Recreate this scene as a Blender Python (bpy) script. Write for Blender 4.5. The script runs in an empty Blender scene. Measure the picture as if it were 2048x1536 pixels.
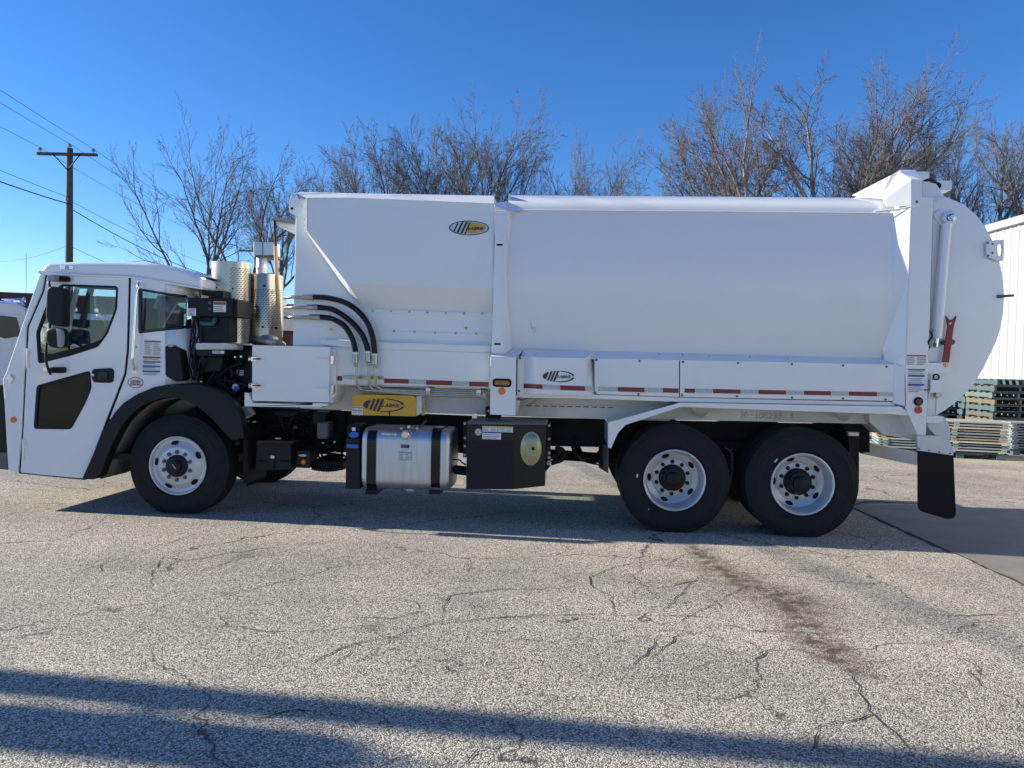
import bpy, bmesh, math, random
import numpy as np
from mathutils import Vector, Matrix
from mathutils.geometry import tessellate_polygon

SC = bpy.context.scene
COL = SC.collection
R = math.radians
# ------------------------------------------------------------------ camera
FPX, CX, CY = 1500.0, 1024.0, 768.0            # focal length and centre for a 2048 x 1536 frame
CAM = Vector((0.0, -7.62, 1.68))
YAW, PITCH, ROLL = R(3.86), 43.0 / 1500.0, 0.0225
_r0 = Vector((math.cos(YAW), math.sin(YAW), 0)); _f0 = Vector((-math.sin(YAW), math.cos(YAW), 0)); _u0 = Vector((0, 0, 1))
CF = (_f0 * math.cos(PITCH) - _u0 * math.sin(PITCH)).normalized()
_up = (_u0 * math.cos(PITCH) + _f0 * math.sin(PITCH)).normalized()
CR = (_r0 * math.cos(ROLL) + _up * math.sin(ROLL)).normalized()
CU = (_up * math.cos(ROLL) - _r0 * math.sin(ROLL)).normalized()
cd = bpy.data.cameras.new('camera'); cam = bpy.data.objects.new('camera', cd); COL.objects.link(cam)
cd.sensor_width = 36.0; cd.lens = FPX / 2048.0 * 36.0; cd.clip_start = 0.05; cd.clip_end = 3000
cam.matrix_world = Matrix(((CR.x, CU.x, -CF.x, CAM.x), (CR.y, CU.y, -CF.y, CAM.y), (CR.z, CU.z, -CF.z, CAM.z), (0, 0, 0, 1)))
SC.camera = cam
# ------------------------------------------------------------------ sky, sun, exposure
SUN_EL, SUN_AZ = R(23.0), R(4.0)               # the sun stands ahead of the truck (-X), a little beyond it (+Y)
SUN = Vector((-math.cos(SUN_EL) * math.cos(SUN_AZ), math.cos(SUN_EL) * math.sin(SUN_AZ), math.sin(SUN_EL)))
wd = bpy.data.worlds.new('World'); SC.world = wd; wd.use_nodes = True
nt = wd.node_tree; bg = nt.nodes['Background']
sky = nt.nodes.new('ShaderNodeTexSky'); sky.sky_type = 'NISHITA'; sky.sun_disc = False
sky.sun_elevation = SUN_EL; sky.sun_rotation = math.atan2(SUN.x, SUN.y)
sky.altitude = 1500; sky.air_density = 1.0; sky.dust_density = 0.15; sky.ozone_density = 4.0
hs0 = nt.nodes.new('ShaderNodeHueSaturation'); hs0.inputs['Saturation'].default_value = 1.22; hs0.inputs['Hue'].default_value = 0.508
nt.links.new(sky.outputs[0], hs0.inputs['Color']); nt.links.new(hs0.outputs[0], bg.inputs[0]); bg.inputs[1].default_value = 0.097
sl = bpy.data.lights.new('sun', 'SUN'); sl.energy = 5.0; sl.angle = R(0.53); sl.color = (1.0, 0.92, 0.78)
so = bpy.data.objects.new('sun', sl); COL.objects.link(so); so.location = SUN * 60
so.rotation_euler = SUN.to_track_quat('Z', 'Y').to_euler()
vs = SC.view_settings; vs.view_transform = 'Standard'; vs.look = 'None'; vs.gamma = 1.0; vs.exposure = 1.0
vs.use_curve_mapping = False
SC.cycles.max_bounces = 10; SC.cycles.transparent_max_bounces = 16

# ------------------------------------------------------------------ helpers
def ray(px, py):
    return (CF + CR * ((px - CX) / FPX) - CU * ((py - CY) / FPX))
def pt(px, py, Y):                              # the point of the plane y = Y that shows at a pixel of the photograph
    d = ray(px, py); return CAM + d * ((Y - CAM.y) / d.y)
def gp(px, py, z=0.0):                          # ... of the ground
    d = ray(px, py); return CAM + d * ((z - CAM.z) / d.z)
def dp(px, py, depth):                          # ... at a distance along the view
    return CAM + ray(px, py) * depth
def sc(px, py, Y): return (pt(px + 1, py, Y) - pt(px, py, Y)).length   # metres per pixel

class O: pass
def link(o, parent=None):
    COL.objects.link(o)
    if parent is not None:
        o.parent = parent
        if parent.type == 'EMPTY':
            o.matrix_parent_inverse = Matrix.Translation(-parent.location)
    return o
def mk(name, verts, faces, mat, parent=None, smooth=False, bevel=0, solid=0, seg=2, autos=None):
    me = bpy.data.meshes.new(name); me.from_pydata([tuple(v) for v in verts], [], faces); me.validate()
    return mo(name, me, mat, parent, smooth, bevel, solid, seg, autos)
def mo(name, me, mat, parent=None, smooth=False, bevel=0, solid=0, seg=2, autos=None):
    if mat is not None: me.materials.append(mat)
    bm = bmesh.new(); bm.from_mesh(me)
    loose = [v for v in bm.verts if not v.link_faces]
    if loose: bmesh.ops.delete(bm, geom=loose, context='VERTS')
    bmesh.ops.recalc_face_normals(bm, faces=bm.faces)
    if autos:
        for e in bm.edges:
            if len(e.link_faces) == 2 and e.calc_face_angle(0) > R(autos): e.smooth = False
        smooth = True
    bm.to_mesh(me); bm.free()
    if smooth:
        for p in me.polygons: p.use_smooth = True
    o = bpy.data.objects.new(name, me); link(o, parent)
    if solid:
        m = o.modifiers.new('s', 'SOLIDIFY'); m.thickness = solid; m.offset = -1
    if bevel:
        m = o.modifiers.new('b', 'BEVEL'); m.width = bevel; m.segments = seg; m.limit_method = 'ANGLE'; m.angle_limit = R(35)
        m.harden_normals = False
    return o
def prism_data(front, Y1, holes=()):
    """front: list of Vectors on a plane y = const, extruded to y = Y1, holes cut through"""
    loops = [list(front)] + [list(h) for h in holes]
    vs_, off = [], []
    for l in loops:
        off.append(len(vs_)); vs_ += l
    n = len(vs_)
    back = [Vector((v.x, Y1, v.z)) for v in vs_]
    faces = []
    if holes:
        tri = tessellate_polygon(loops)
        faces += [tuple(t) for t in tri] + [tuple(i + n for i in reversed(t)) for t in tri]
    else:
        faces += [tuple(range(n)), tuple(range(2 * n - 1, n - 1, -1))]
    for l, o in zip(loops, off):
        k = len(l)
        for i in range(k):
            j = (i + 1) % k
            faces.append((o + i, o + j, o + j + n, o + i + n))
    return vs_ + back, faces
def prism(name, pts, Y0, Y1, mat, parent=None, holes=(), bevel=0.0, **k):
    v, f = prism_data([pt(p[0], p[1], Y0) for p in pts], Y1, [[pt(p[0], p[1], Y0) for p in h] for h in holes])
    return mk(name, v, f, mat, parent, bevel=bevel, **k)
def boxw(x0, x1, y0, y1, z0, z1):
    return ([(x0, y0, z0), (x1, y0, z0), (x1, y1, z0), (x0, y1, z0), (x0, y0, z1), (x1, y0, z1), (x1, y1, z1), (x0, y1, z1)],
            [(0, 1, 2, 3), (7, 6, 5, 4), (0, 4, 5, 1), (1, 5, 6, 2), (2, 6, 7, 3), (3, 7, 4, 0)])
def rectw(x0, y0, x1, y1, Y):
    a, b, c, d = pt(x0, y0, Y), pt(x1, y0, Y), pt(x1, y1, Y), pt(x0, y1, Y)
    return (a.x + d.x) / 2, (b.x + c.x) / 2, (d.z + c.z) / 2, (a.z + b.z) / 2
def box(name, x0, y0, x1, y1, Y0, Y1, mat, parent=None, bevel=0.004, **k):
    X0, X1, Z0, Z1 = rectw(x0, y0, x1, y1, Y0)
    v, f = boxw(X0, X1, Y0, Y1, Z0, Z1)
    return mk(name, v, f, mat, parent, bevel=bevel, **k)
def wbox(name, x0, x1, y0, y1, z0, z1, mat, parent=None, bevel=0.0, **k):
    v, f = boxw(x0, x1, y0, y1, z0, z1); return mk(name, v, f, mat, parent, bevel=bevel, **k)
def surf(name, pv, faces, mat, parent=None, solid=0.0, **k):
    return mk(name, [pt(*p) for p in pv], faces, mat, parent, solid=solid, **k)
def tube_data(pts, rad, n=8, cap=True):
    pts = [Vector(p) for p in pts]; N = len(pts)
    if not hasattr(rad, '__len__'): rad = [rad] * N
    vs_, fs = [], []
    t = (pts[1] - pts[0]).normalized(); a = t.orthogonal().normalized()
    for i in range(N):
        if i == 0: t = pts[1] - pts[0]
        elif i == N - 1: t = pts[-1] - pts[-2]
        else: t = (pts[i + 1] - pts[i]).normalized() + (pts[i] - pts[i - 1]).normalized()
        t.normalize(); a = (a - t * a.dot(t)).normalized(); b = t.cross(a)
        for k in range(n):
            w = 2 * math.pi * k / n
            vs_.append(pts[i] + (a * math.cos(w) + b * math.sin(w)) * rad[i])
    for i in range(N - 1):
        for k in range(n):
            k2 = (k + 1) % n
            fs.append((i * n + k, i * n + k2, (i + 1) * n + k2, (i + 1) * n + k))
    if cap:
        fs.append(tuple(range(n - 1, -1, -1))); fs.append(tuple(range((N - 1) * n, N * n)))
    return vs_, fs
def tube(name, pts, rad, mat, parent=None, n=10, autos=50, **k):
    v, f = tube_data(pts, rad, n); return mk(name, v, f, mat, parent, autos=autos, **k)
def spl(pts, n=6):
    """Catmull-Rom through points"""
    P = [Vector(p) for p in pts]; P = [P[0] * 2 - P[1]] + P + [P[-1] * 2 - P[-2]]
    out = []
    for i in range(1, len(P) - 2):
        for j in range(n):
            t = j / n
            out.append(0.5 * ((2 * P[i]) + (-P[i - 1] + P[i + 1]) * t + (2 * P[i - 1] - 5 * P[i] + 4 * P[i + 1] - P[i + 2]) * t * t + (-P[i - 1] + 3 * P[i] - 3 * P[i + 1] + P[i + 2]) * t ** 3))
    out.append(P[-2]); return out
def join(parts):
    vs_, fs = [], []
    for v, f in parts:
        o = len(vs_); vs_ += list(v); fs += [tuple(i + o for i in q) for q in f]
    return vs_, fs
def lathe_data(prof, c, axis='Y', n=48, closed=False):
    """prof: (radius, offset along axis)"""
    vs_, fs = [], []; m = len(prof)
    for k in range(n):
        w = 2 * math.pi * k / n; s, q = math.sin(w), math.cos(w)
        for r, o in prof:
            if axis == 'Y': vs_.append(Vector((c.x + r * q, c.y + o, c.z + r * s)))
            elif axis == 'Z': vs_.append(Vector((c.x + r * q, c.y + r * s, c.z + o)))
            else: vs_.append(Vector((c.x + o, c.y + r * q, c.z + r * s)))
    for k in range(n):
        k2 = (k + 1) % n
        for i in range(m - 1 + (1 if closed else 0)):
            j = (i + 1) % m
            fs.append((k * m + i, k * m + j, k2 * m + j, k2 * m + i))
    return vs_, fs
def lathe(name, prof, c, mat, parent=None, axis='Y', n=48, autos=40, **k):
    v, f = lathe_data(prof, c, axis, n); o = mk(name, v, f, mat, parent, autos=autos, **k); return o
def disc(name, px, py, rpx, Y, th, mat, parent=None, n=24, ry=None, bevel=0.002):
    s = sc(px, py, Y); c = pt(px, py, Y); rx = rpx * s; rz = (ry if ry else rpx) * s
    P = [Vector((c.x + rx * math.cos(2 * math.pi * k / n), Y, c.z + rz * math.sin(2 * math.pi * k / n))) for k in range(n)]
    v, f = prism_data(P, Y + th); return mk(name, v, f, mat, parent, bevel=bevel)
def text(name, s, px, py, Y, wpx, mat, parent=None, hpx=None, shear=0.0, depth=0.004, bold=0.0):
    cu = bpy.data.curves.new('t', 'FONT'); cu.body = s; cu.size = 1.0; cu.shear = shear; cu.extrude = 0.01; cu.offset = bold
    to = bpy.data.objects.new('t', cu); COL.objects.link(to)
    dg = bpy.context.evaluated_depsgraph_get(); me = bpy.data.meshes.new_from_object(to.evaluated_get(dg))
    bpy.data.objects.remove(to); bpy.data.curves.remove(cu)
    co = np.array([v.co[:] for v in me.vertices]); mn, mx = co.min(0), co.max(0)
    A = pt(px, py, Y); m = sc(px, py, Y); kx = wpx * m / (mx[0] - mn[0]); kz = (hpx * m / (mx[1] - mn[1])) if hpx else kx
    for v in me.vertices:
        x, y, z = v.co; v.co = (A.x + (x - mn[0]) * kx, Y - (z - mn[2]) / (mx[2] - mn[2]) * depth, A.z + (y - mn[1]) * kz)
    return mo(name, me, mat, parent)
def root(name, loc, label, cat, group=None):
    o = bpy.data.objects.new(name, None); o.empty_display_size = 0.2; COL.objects.link(o); o.location = loc
    o['label'] = label; o['category'] = cat
    if group: o['group'] = group
    return o
def tag(o, label=None, cat=None, group=None, kind=None):
    if label: o['label'] = label
    if cat: o['category'] = cat
    if group: o['group'] = group
    if kind: o['kind'] = kind
    return o
def copy_tree(o, parent=None):
    c = o.copy(); COL.objects.link(c); c.parent = parent
    if parent: c.matrix_parent_inverse = o.matrix_parent_inverse.copy()
    for ch in o.children: copy_tree(ch, c)
    return c

# ------------------------------------------------------------------ materials
def nodes(name):
    m = bpy.data.materials.new(name); m.use_nodes = True; t = m.node_tree
    return m, t, t.nodes['Principled BSDF']
def N(t, typ, **k):
    n = t.nodes.new(typ)
    for a, b in k.items(): setattr(n, a, b)
    return n
def V(n, **k):
    for a, b in k.items(): n.inputs[a.replace('_', ' ')].default_value = b
    return n
def mat(name, col, rough=0.5, metal=0.0, var=0.08, scale=6.0, bump=0.0, bscale=60.0, coat=0.0, rvar=0.08, spec=0.5, stretch=None, bdist=0.01, dirt=None, crough=0.06):
    m, t, b = nodes(name); L = t.links.new
    tc = N(t, 'ShaderNodeTexCoord'); src = tc.outputs['Object']
    if stretch:
        mp = N(t, 'ShaderNodeMapping'); mp.inputs['Scale'].default_value = stretch; L(src, mp.inputs[0]); src = mp.outputs[0]
    n1 = V(N(t, 'ShaderNodeTexNoise'), Scale=scale, Detail=5.0, Roughness=0.6); L(src, n1.inputs['Vector'])
    cr = N(t, 'ShaderNodeValToRGB'); L(n1.outputs[0], cr.inputs[0])
    cr.color_ramp.elements[0].position = 0.3; cr.color_ramp.elements[1].position = 0.7
    c = Vector(col[:3])
    cr.color_ramp.elements[0].color = tuple(max(0, x * (1 - var)) for x in c) + (1,)
    cr.color_ramp.elements[1].color = tuple(min(1, x * (1 + var)) for x in c) + (1,)
    out = cr.outputs[0]
    if dirt:
        n3 = V(N(t, 'ShaderNodeTexNoise'), Scale=dirt[3], Detail=6.0, Roughness=0.7); L(tc.outputs['Object'], n3.inputs['Vector'])
        c3 = N(t, 'ShaderNodeValToRGB'); L(n3.outputs[0], c3.inputs[0]); c3.color_ramp.elements[0].position = 0.52; c3.color_ramp.elements[1].position = 0.8
        c3.color_ramp.elements[1].color = (dirt[4],) * 3 + (1,)
        mx = N(t, 'ShaderNodeMixRGB'); L(c3.outputs[0], mx.inputs[0]); L(out, mx.inputs[1]); mx.inputs[2].default_value = (dirt[0], dirt[1], dirt[2], 1); out = mx.outputs[0]
    L(out, b.inputs['Base Color'])
    mr = N(t, 'ShaderNodeMapRange'); L(n1.outputs[0], mr.inputs[0]); mr.inputs[3].default_value = max(0.02, rough - rvar); mr.inputs[4].default_value = min(1, rough + rvar)
    L(mr.outputs[0], b.inputs['Roughness'])
    b.inputs['Metallic'].default_value = metal; b.inputs['Coat Weight'].default_value = coat; b.inputs['Coat Roughness'].default_value = crough
    b.inputs['Specular IOR Level'].default_value = spec
    if bump:
        n2 = V(N(t, 'ShaderNodeTexNoise'), Scale=bscale, Detail=4.0); L(src, n2.inputs['Vector'])
        bp = V(N(t, 'ShaderNodeBump'), Strength=bump, Distance=bdist); L(n2.outputs[0], bp.inputs['Height']); L(bp.outputs[0], b.inputs['Normal'])
    return m
def glass(name, tint, refl_rough=0.01, base=0.05):
    m, t, b = nodes(name); L = t.links.new; t.nodes.remove(b)
    out = t.nodes['Material Output']; lw = N(t, 'ShaderNodeLayerWeight'); lw.inputs['Blend'].default_value = 0.5; pw = N(t, 'ShaderNodeMath', operation='POWER'); L(lw.outputs['Facing'], pw.inputs[0]); pw.inputs[1].default_value = 5.0
    fr = N(t, 'ShaderNodeMath', operation='MULTIPLY_ADD'); L(pw.outputs[0], fr.inputs[0]); fr.inputs[1].default_value = 0.92; fr.inputs[2].default_value = base
    tr = N(t, 'ShaderNodeBsdfTransparent'); tr.inputs[0].default_value = tint + (1,)
    gl = N(t, 'ShaderNodeBsdfGlossy'); gl.inputs['Roughness'].default_value = refl_rough
    tc = N(t, 'ShaderNodeTexCoord'); nz = V(N(t, 'ShaderNodeTexNoise'), Scale=3.0); L(tc.outputs['Object'], nz.inputs['Vector'])
    bp = V(N(t, 'ShaderNodeBump'), Strength=0.02, Distance=0.02); L(nz.outputs[0], bp.inputs['Height']); L(bp.outputs[0], gl.inputs['Normal'])
    mx = N(t, 'ShaderNodeMixShader'); L(fr.outputs[0], mx.inputs[0]); L(tr.outputs[0], mx.inputs[1]); L(gl.outputs[0], mx.inputs[2])
    L(mx.outputs[0], out.inputs[0]); return m
WHITE = mat('white_paint', (0.78, 0.79, 0.80), 0.20, var=0.012, scale=2.0, coat=0.9, rvar=0.04, bump=0.05, bscale=4.0, bdist=0.004)
WHITE2 = mat('white_body_paint', (0.76, 0.77, 0.77), 0.24, var=0.018, scale=1.5, coat=0.8, crough=0.16, rvar=0.06, bump=0.10, bscale=2.2, bdist=0.008, dirt=(0.62, 0.60, 0.56, 1.6, 0.22))
UNDER = mat('underbody_paint', (0.62, 0.62, 0.60), 0.5, var=0.06, scale=4.0, dirt=(0.35, 0.33, 0.29, 3.0, 0.5))
BLACK = mat('black_plastic', (0.008, 0.0085, 0.0095), 0.5, spec=0.3, var=0.2, scale=9, bump=0.05, bscale=300, bdist=0.001)
BLACKG = mat('black_gloss', (0.006, 0.0065, 0.008), 0.2, spec=0.4, var=0.1, scale=5)
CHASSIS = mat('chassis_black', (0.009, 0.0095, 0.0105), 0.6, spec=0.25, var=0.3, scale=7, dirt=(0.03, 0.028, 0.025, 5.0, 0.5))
RUBBER = mat('tyre_rubber', (0.013, 0.013, 0.014), 0.75, spec=0.25, var=0.25, scale=14, bump=0.12, bscale=120, bdist=0.002, dirt=(0.035, 0.032, 0.028, 4.0, 0.35))
FLAP = mat('rubber_flap', (0.006, 0.006, 0.007), 0.65, spec=0.2, var=0.2, scale=8)
RIM = mat('rim_silver_paint', (0.54, 0.55, 0.57), 0.32, metal=0.25, var=0.08, scale=8, coat=0.2, dirt=(0.30, 0.28, 0.25, 6.0, 0.5))
ALU = mat('brushed_aluminium', (0.58, 0.59, 0.60), 0.46, metal=0.9, var=0.10, scale=3.0, rvar=0.10, stretch=(10, 10, 0.8), bump=0.05, bscale=30, bdist=0.001)
STEEL = mat('stainless_shield', (0.52, 0.475, 0.385), 0.32, metal=1.0, var=0.12, scale=3.0, rvar=0.06, stretch=(6, 6, 0.5))
CHROME = mat('bright_steel', (0.72, 0.72, 0.72), 0.12, metal=1.0, var=0.05, scale=10)
ZINC = mat('zinc_tube', (0.42, 0.41, 0.37), 0.38, metal=0.9, var=0.15, scale=20)
BRASS = mat('brass_fitting', (0.55, 0.42, 0.16), 0.35, metal=0.9, var=0.15, scale=30)
GREY = mat('grey_plastic', (0.33, 0.34, 0.35), 0.5, var=0.08, scale=10)
DGREY = mat('dark_grey', (0.10, 0.105, 0.11), 0.5, var=0.15, scale=10)
YEL = mat('yellow_paint', (0.62, 0.34, 0.02), 0.38, var=0.06, scale=4, coat=0.2, dirt=(0.25, 0.15, 0.04, 5, 0.4))
GOLD = mat('logo_gold', (0.55, 0.36, 0.06), 0.35, var=0.1, scale=15)
SILV = mat('logo_silver', (0.55, 0.58, 0.62), 0.3, metal=0.3, var=0.2, scale=18)
NAVY = mat('logo_navy', (0.015, 0.02, 0.04), 0.35, var=0.1)
RED = mat('red_paint', (0.24, 0.02, 0.024), 0.4, var=0.1, scale=8)
REDT = mat('red_reflector', (0.19, 0.008, 0.014), 0.3, var=0.25, scale=40, coat=0.3)
SILT = mat('silver_reflector', (0.45, 0.46, 0.46), 0.3, var=0.15, scale=40, coat=0.3)
AMB = mat('amber_lens', (0.75, 0.18, 0.01), 0.2, var=0.15, scale=30, coat=0.6)
AMBD = mat('dark_amber_lens', (0.35, 0.13, 0.02), 0.15, var=0.4, scale=35, coat=0.6)
REDL = mat('red_lens', (0.50, 0.015, 0.012), 0.2, var=0.15, scale=30, coat=0.6)
LBL = mat('label_white', (0.75, 0.75, 0.73), 0.45, var=0.03, scale=20)
LRED = mat('label_red', (0.40, 0.05, 0.03), 0.45, var=0.05)
LBLU = mat('label_blue', (0.03, 0.08, 0.35), 0.45, var=0.05)
LYEL = mat('label_yellow', (0.55, 0.50, 0.20), 0.45, var=0.05)
LTXT = mat('label_print', (0.22, 0.22, 0.23), 0.6, var=0.2, scale=60)
BLUE = mat('blue_cap', (0.03, 0.12, 0.55), 0.35, var=0.06)
HOSE = mat('hydraulic_hose', (0.007, 0.007, 0.008), 0.5, spec=0.35, var=0.2, bump=0.2, bscale=250, bdist=0.001)
TEAL = mat('teal_hose', (0.03, 0.12, 0.12), 0.45, var=0.1)
TAN = mat('tan_pole', (0.42, 0.27, 0.14), 0.6, var=0.15, scale=12, stretch=(10, 10, 0.6))
GLASS = glass('window_glass', (0.86, 0.91, 0.90)); GLASSD = glass('tinted_glass', (0.16, 0.17, 0.18)); GLASSM = glass('side_glass', (0.55, 0.60, 0.60))
SEAT = mat('seat_fabric', (0.04, 0.04, 0.045), 0.9, var=0.2, scale=30)
# ------------------------------------------------------------------ the setting: ground, slab, cracks
def seg_dist(t, src, a, b):
    """node chain: distance from src.xy to the segment a-b"""
    L = t.links.new
    ab = (b[0] - a[0], b[1] - a[1]); l2 = ab[0] ** 2 + ab[1] ** 2
    sub = N(t, 'ShaderNodeVectorMath', operation='SUBTRACT'); L(src, sub.inputs[0]); sub.inputs[1].default_value = (a[0], a[1], 0)
    dot = N(t, 'ShaderNodeVectorMath', operation='DOT_PRODUCT'); L(sub.outputs[0], dot.inputs[0]); dot.inputs[1].default_value = (ab[0] / l2, ab[1] / l2, 0)
    cl = N(t, 'ShaderNodeClamp'); L(dot.outputs['Value'], cl.inputs[0])
    sclv = N(t, 'ShaderNodeVectorMath', operation='SCALE'); sclv.inputs[0].default_value = (ab[0], ab[1], 0); L(cl.outputs[0], sclv.inputs['Scale'])
    s2 = N(t, 'ShaderNodeVectorMath', operation='SUBTRACT'); L(sub.outputs[0], s2.inputs[0]); L(sclv.outputs[0], s2.inputs[1])
    ln = N(t, 'ShaderNodeVectorMath', operation='LENGTH'); L(s2.outputs[0], ln.inputs[0]); return ln.outputs['Value']
def ground_mat(name, fine=True):
    m, t, b = nodes(name); L = t.links.new
    tc = N(t, 'ShaderNodeTexCoord'); src = tc.outputs['Object']
    def noise(s, d=3.0, r=0.55):
        n = V(N(t, 'ShaderNodeTexNoise'), Scale=s, Detail=d, Roughness=r); L(src, n.inputs['Vector']); return n
    vo = V(N(t, 'ShaderNodeTexVoronoi'), Scale=125.0, Randomness=1.0); L(src, vo.inputs['Vector'])
    sep = N(t, 'ShaderNodeSeparateColor'); L(vo.outputs['Color'], sep.inputs[0])
    cr = N(t, 'ShaderNodeValToRGB'); L(sep.outputs[0], cr.inputs[0]); e = cr.color_ramp.elements
    e[0].position = 0.0; e[0].color = (0.17, 0.161, 0.142, 1); e[1].position = 1.0; e[1].color = (0.92, 0.87, 0.755, 1)
    k = e.new(0.30); k.color = (0.42, 0.396, 0.342, 1); k = e.new(0.72); k.color = (0.66, 0.622, 0.532, 1)
    # dark binder between the stones, deepened in colour to stand for crevice shade
    ed = N(t, 'ShaderNodeValToRGB'); L(vo.outputs['Distance'], ed.inputs[0]); ed.color_ramp.elements[0].position = 0.38; ed.color_ramp.elements[0].color = (1, 1, 1, 1)
    ed.color_ramp.elements[1].position = 0.75; ed.color_ramp.elements[1].color = (0.32, 0.32, 0.32, 1)
    mu = N(t, 'ShaderNodeMixRGB', blend_type='MULTIPLY'); mu.inputs[0].default_value = 1.0; L(cr.outputs[0], mu.inputs[1]); L(ed.outputs[0], mu.inputs[2])
    # broad tone
    n1 = noise(0.9, 6.0, 0.65); r1 = N(t, 'ShaderNodeValToRGB'); L(n1.outputs[0], r1.inputs[0])
    r1.color_ramp.elements[0].position = 0.3; r1.color_ramp.elements[0].color = (0.80, 0.80, 0.81, 1); r1.color_ramp.elements[1].position = 0.72; r1.color_ramp.elements[1].color = (1.12, 1.10, 1.06, 1)
    m2 = N(t, 'ShaderNodeMixRGB', blend_type='MULTIPLY'); m2.inputs[0].default_value = 1.0; L(mu.outputs[0], m2.inputs[1]); L(r1.outputs[0], m2.inputs[2])
    col = m2.outputs[0]
    mp = N(t, 'ShaderNodeMapping'); mp.inputs['Scale'].default_value = (0.16, 0.75, 1); mp.inputs['Rotation'].default_value = (0, 0, 0.06); L(src, mp.inputs[0])
    nl = V(N(t, 'ShaderNodeTexNoise'), Scale=1.0, Detail=5.0, Roughness=0.6); L(mp.outputs[0], nl.inputs['Vector'])
    rl = N(t, 'ShaderNodeValToRGB'); L(nl.outputs[0], rl.inputs[0]); rl.color_ramp.elements[0].position = 0.33; rl.color_ramp.elements[0].color = (0.80, 0.795, 0.79, 1); rl.color_ramp.elements[1].position = 0.62; rl.color_ramp.elements[1].color = (1.08, 1.07, 1.05, 1)
    m4 = N(t, 'ShaderNodeMixRGB', blend_type='MULTIPLY'); m4.inputs[0].default_value = 1.0; L(col, m4.inputs[1]); L(rl.outputs[0], m4.inputs[2]); col = m4.outputs[0]
    vs2_ = V(N(t, 'ShaderNodeTexVoronoi'), Scale=0.8, Randomness=1.0); L(src, vs2_.inputs['Vector']); ns_ = noise(14, 4, 0.7)
    ads = N(t, 'ShaderNodeMath', operation='MULTIPLY_ADD'); L(ns_.outputs[0], ads.inputs[0]); ads.inputs[1].default_value = 0.16; L(vs2_.outputs['Distance'], ads.inputs[2])
    rs = N(t, 'ShaderNodeValToRGB'); L(ads.outputs[0], rs.inputs[0]); rs.color_ramp.elements[0].position = 0.12; rs.color_ramp.elements[0].color = (0.55, 0.54, 0.54, 1); rs.color_ramp.elements[1].position = 0.19; rs.color_ramp.elements[1].color = (1, 1, 1, 1)
    m5 = N(t, 'ShaderNodeMixRGB', blend_type='MULTIPLY'); m5.inputs[0].default_value = 0.8; L(col, m5.inputs[1]); L(rs.outputs[0], m5.inputs[2]); col = m5.outputs[0]
    # brown silt washed along a line of the asphalt
    wv = noise(2.2, 5.0, 0.7); wm = N(t, 'ShaderNodeVectorMath', operation='MULTIPLY_ADD'); L(wv.outputs['Color'], wm.inputs[0]); wm.inputs[1].default_value = (0.5, 0.5, 0); 
    off = N(t, 'ShaderNodeVectorMath', operation='ADD'); L(src, off.inputs[0]); off.inputs[1].default_value = (-0.25, -0.25, 0); L(off.outputs[0], wm.inputs[2])
    P = [(1398, 1096), (1440, 1140), (1530, 1178), (1590, 1215), (1625, 1262), (1680, 1318), (1712, 1345)]; W = [0.15, 0.30, 0.34, 0.24, 0.20, 0.11]
    acc = None
    for i in range(len(P) - 1):
        a, c2 = gp(*P[i]), gp(*P[i + 1]); d = seg_dist(t, wm.outputs[0], a, c2)
        mr = N(t, 'ShaderNodeMapRange'); L(d, mr.inputs[0]); mr.inputs[1].default_value = W[i] * 1.15; mr.inputs[2].default_value = W[i] * 0.15; mr.inputs[3].default_value = 0; mr.inputs[4].default_value = 1
        if acc is None: acc = mr.outputs[0]
        else:
            mx = N(t, 'ShaderNodeMath', operation='MAXIMUM'); L(acc, mx.inputs[0]); L(mr.outputs[0], mx.inputs[1]); acc = mx.outputs[0]
    nb = noise(9, 5, 0.7); mm = N(t, 'ShaderNodeMath', operation='MULTIPLY'); L(acc, mm.inputs[0])
    rb = N(t, 'ShaderNodeMapRange'); L(nb.outputs[0], rb.inputs[0]); rb.inputs[1].default_value = 0.42; rb.inputs[2].default_value = 0.55; rb.inputs[3].default_value = 0.30; L(rb.outputs[0], mm.inputs[1])
    nd = noise(45, 4, 0.7); dr = N(t, 'ShaderNodeValToRGB'); L(nd.outputs[0], dr.inputs[0]); dr.color_ramp.elements[0].color = (0.038, 0.028, 0.02, 1); dr.color_ramp.elements[1].color = (0.17, 0.13, 0.09, 1)
    m3 = N(t, 'ShaderNodeMixRGB'); L(mm.outputs[0], m3.inputs[0]); L(col, m3.inputs[1]); L(dr.outputs[0], m3.inputs[2]); col = m3.outputs[0]
    wd_ = noise(1.6, 4, 0.6); wa = N(t, 'ShaderNodeVectorMath', operation='MULTIPLY_ADD'); L(wd_.outputs['Color'], wa.inputs[0]); wa.inputs[1].default_value = (0.7, 0.7, 0); L(src, wa.inputs[2])
    vc = V(N(t, 'ShaderNodeTexVoronoi', feature='DISTANCE_TO_EDGE'), Scale=0.55, Randomness=1.0); L(wa.outputs[0], vc.inputs['Vector'])
    rc = N(t, 'ShaderNodeMapRange'); L(vc.outputs['Distance'], rc.inputs[0]); rc.inputs[1].default_value = 0.0; rc.inputs[2].default_value = 0.0065; rc.inputs[3].default_value = 1; rc.inputs[4].default_value = 0
    nk = noise(0.7, 3); rk = N(t, 'ShaderNodeMapRange'); L(nk.outputs[0], rk.inputs[0]); rk.inputs[1].default_value = 0.38; rk.inputs[2].default_value = 0.52; mk_ = N(t, 'ShaderNodeMath', operation='MULTIPLY'); L(rc.outputs[0], mk_.inputs[0]); L(rk.outputs[0], mk_.inputs[1])
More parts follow.
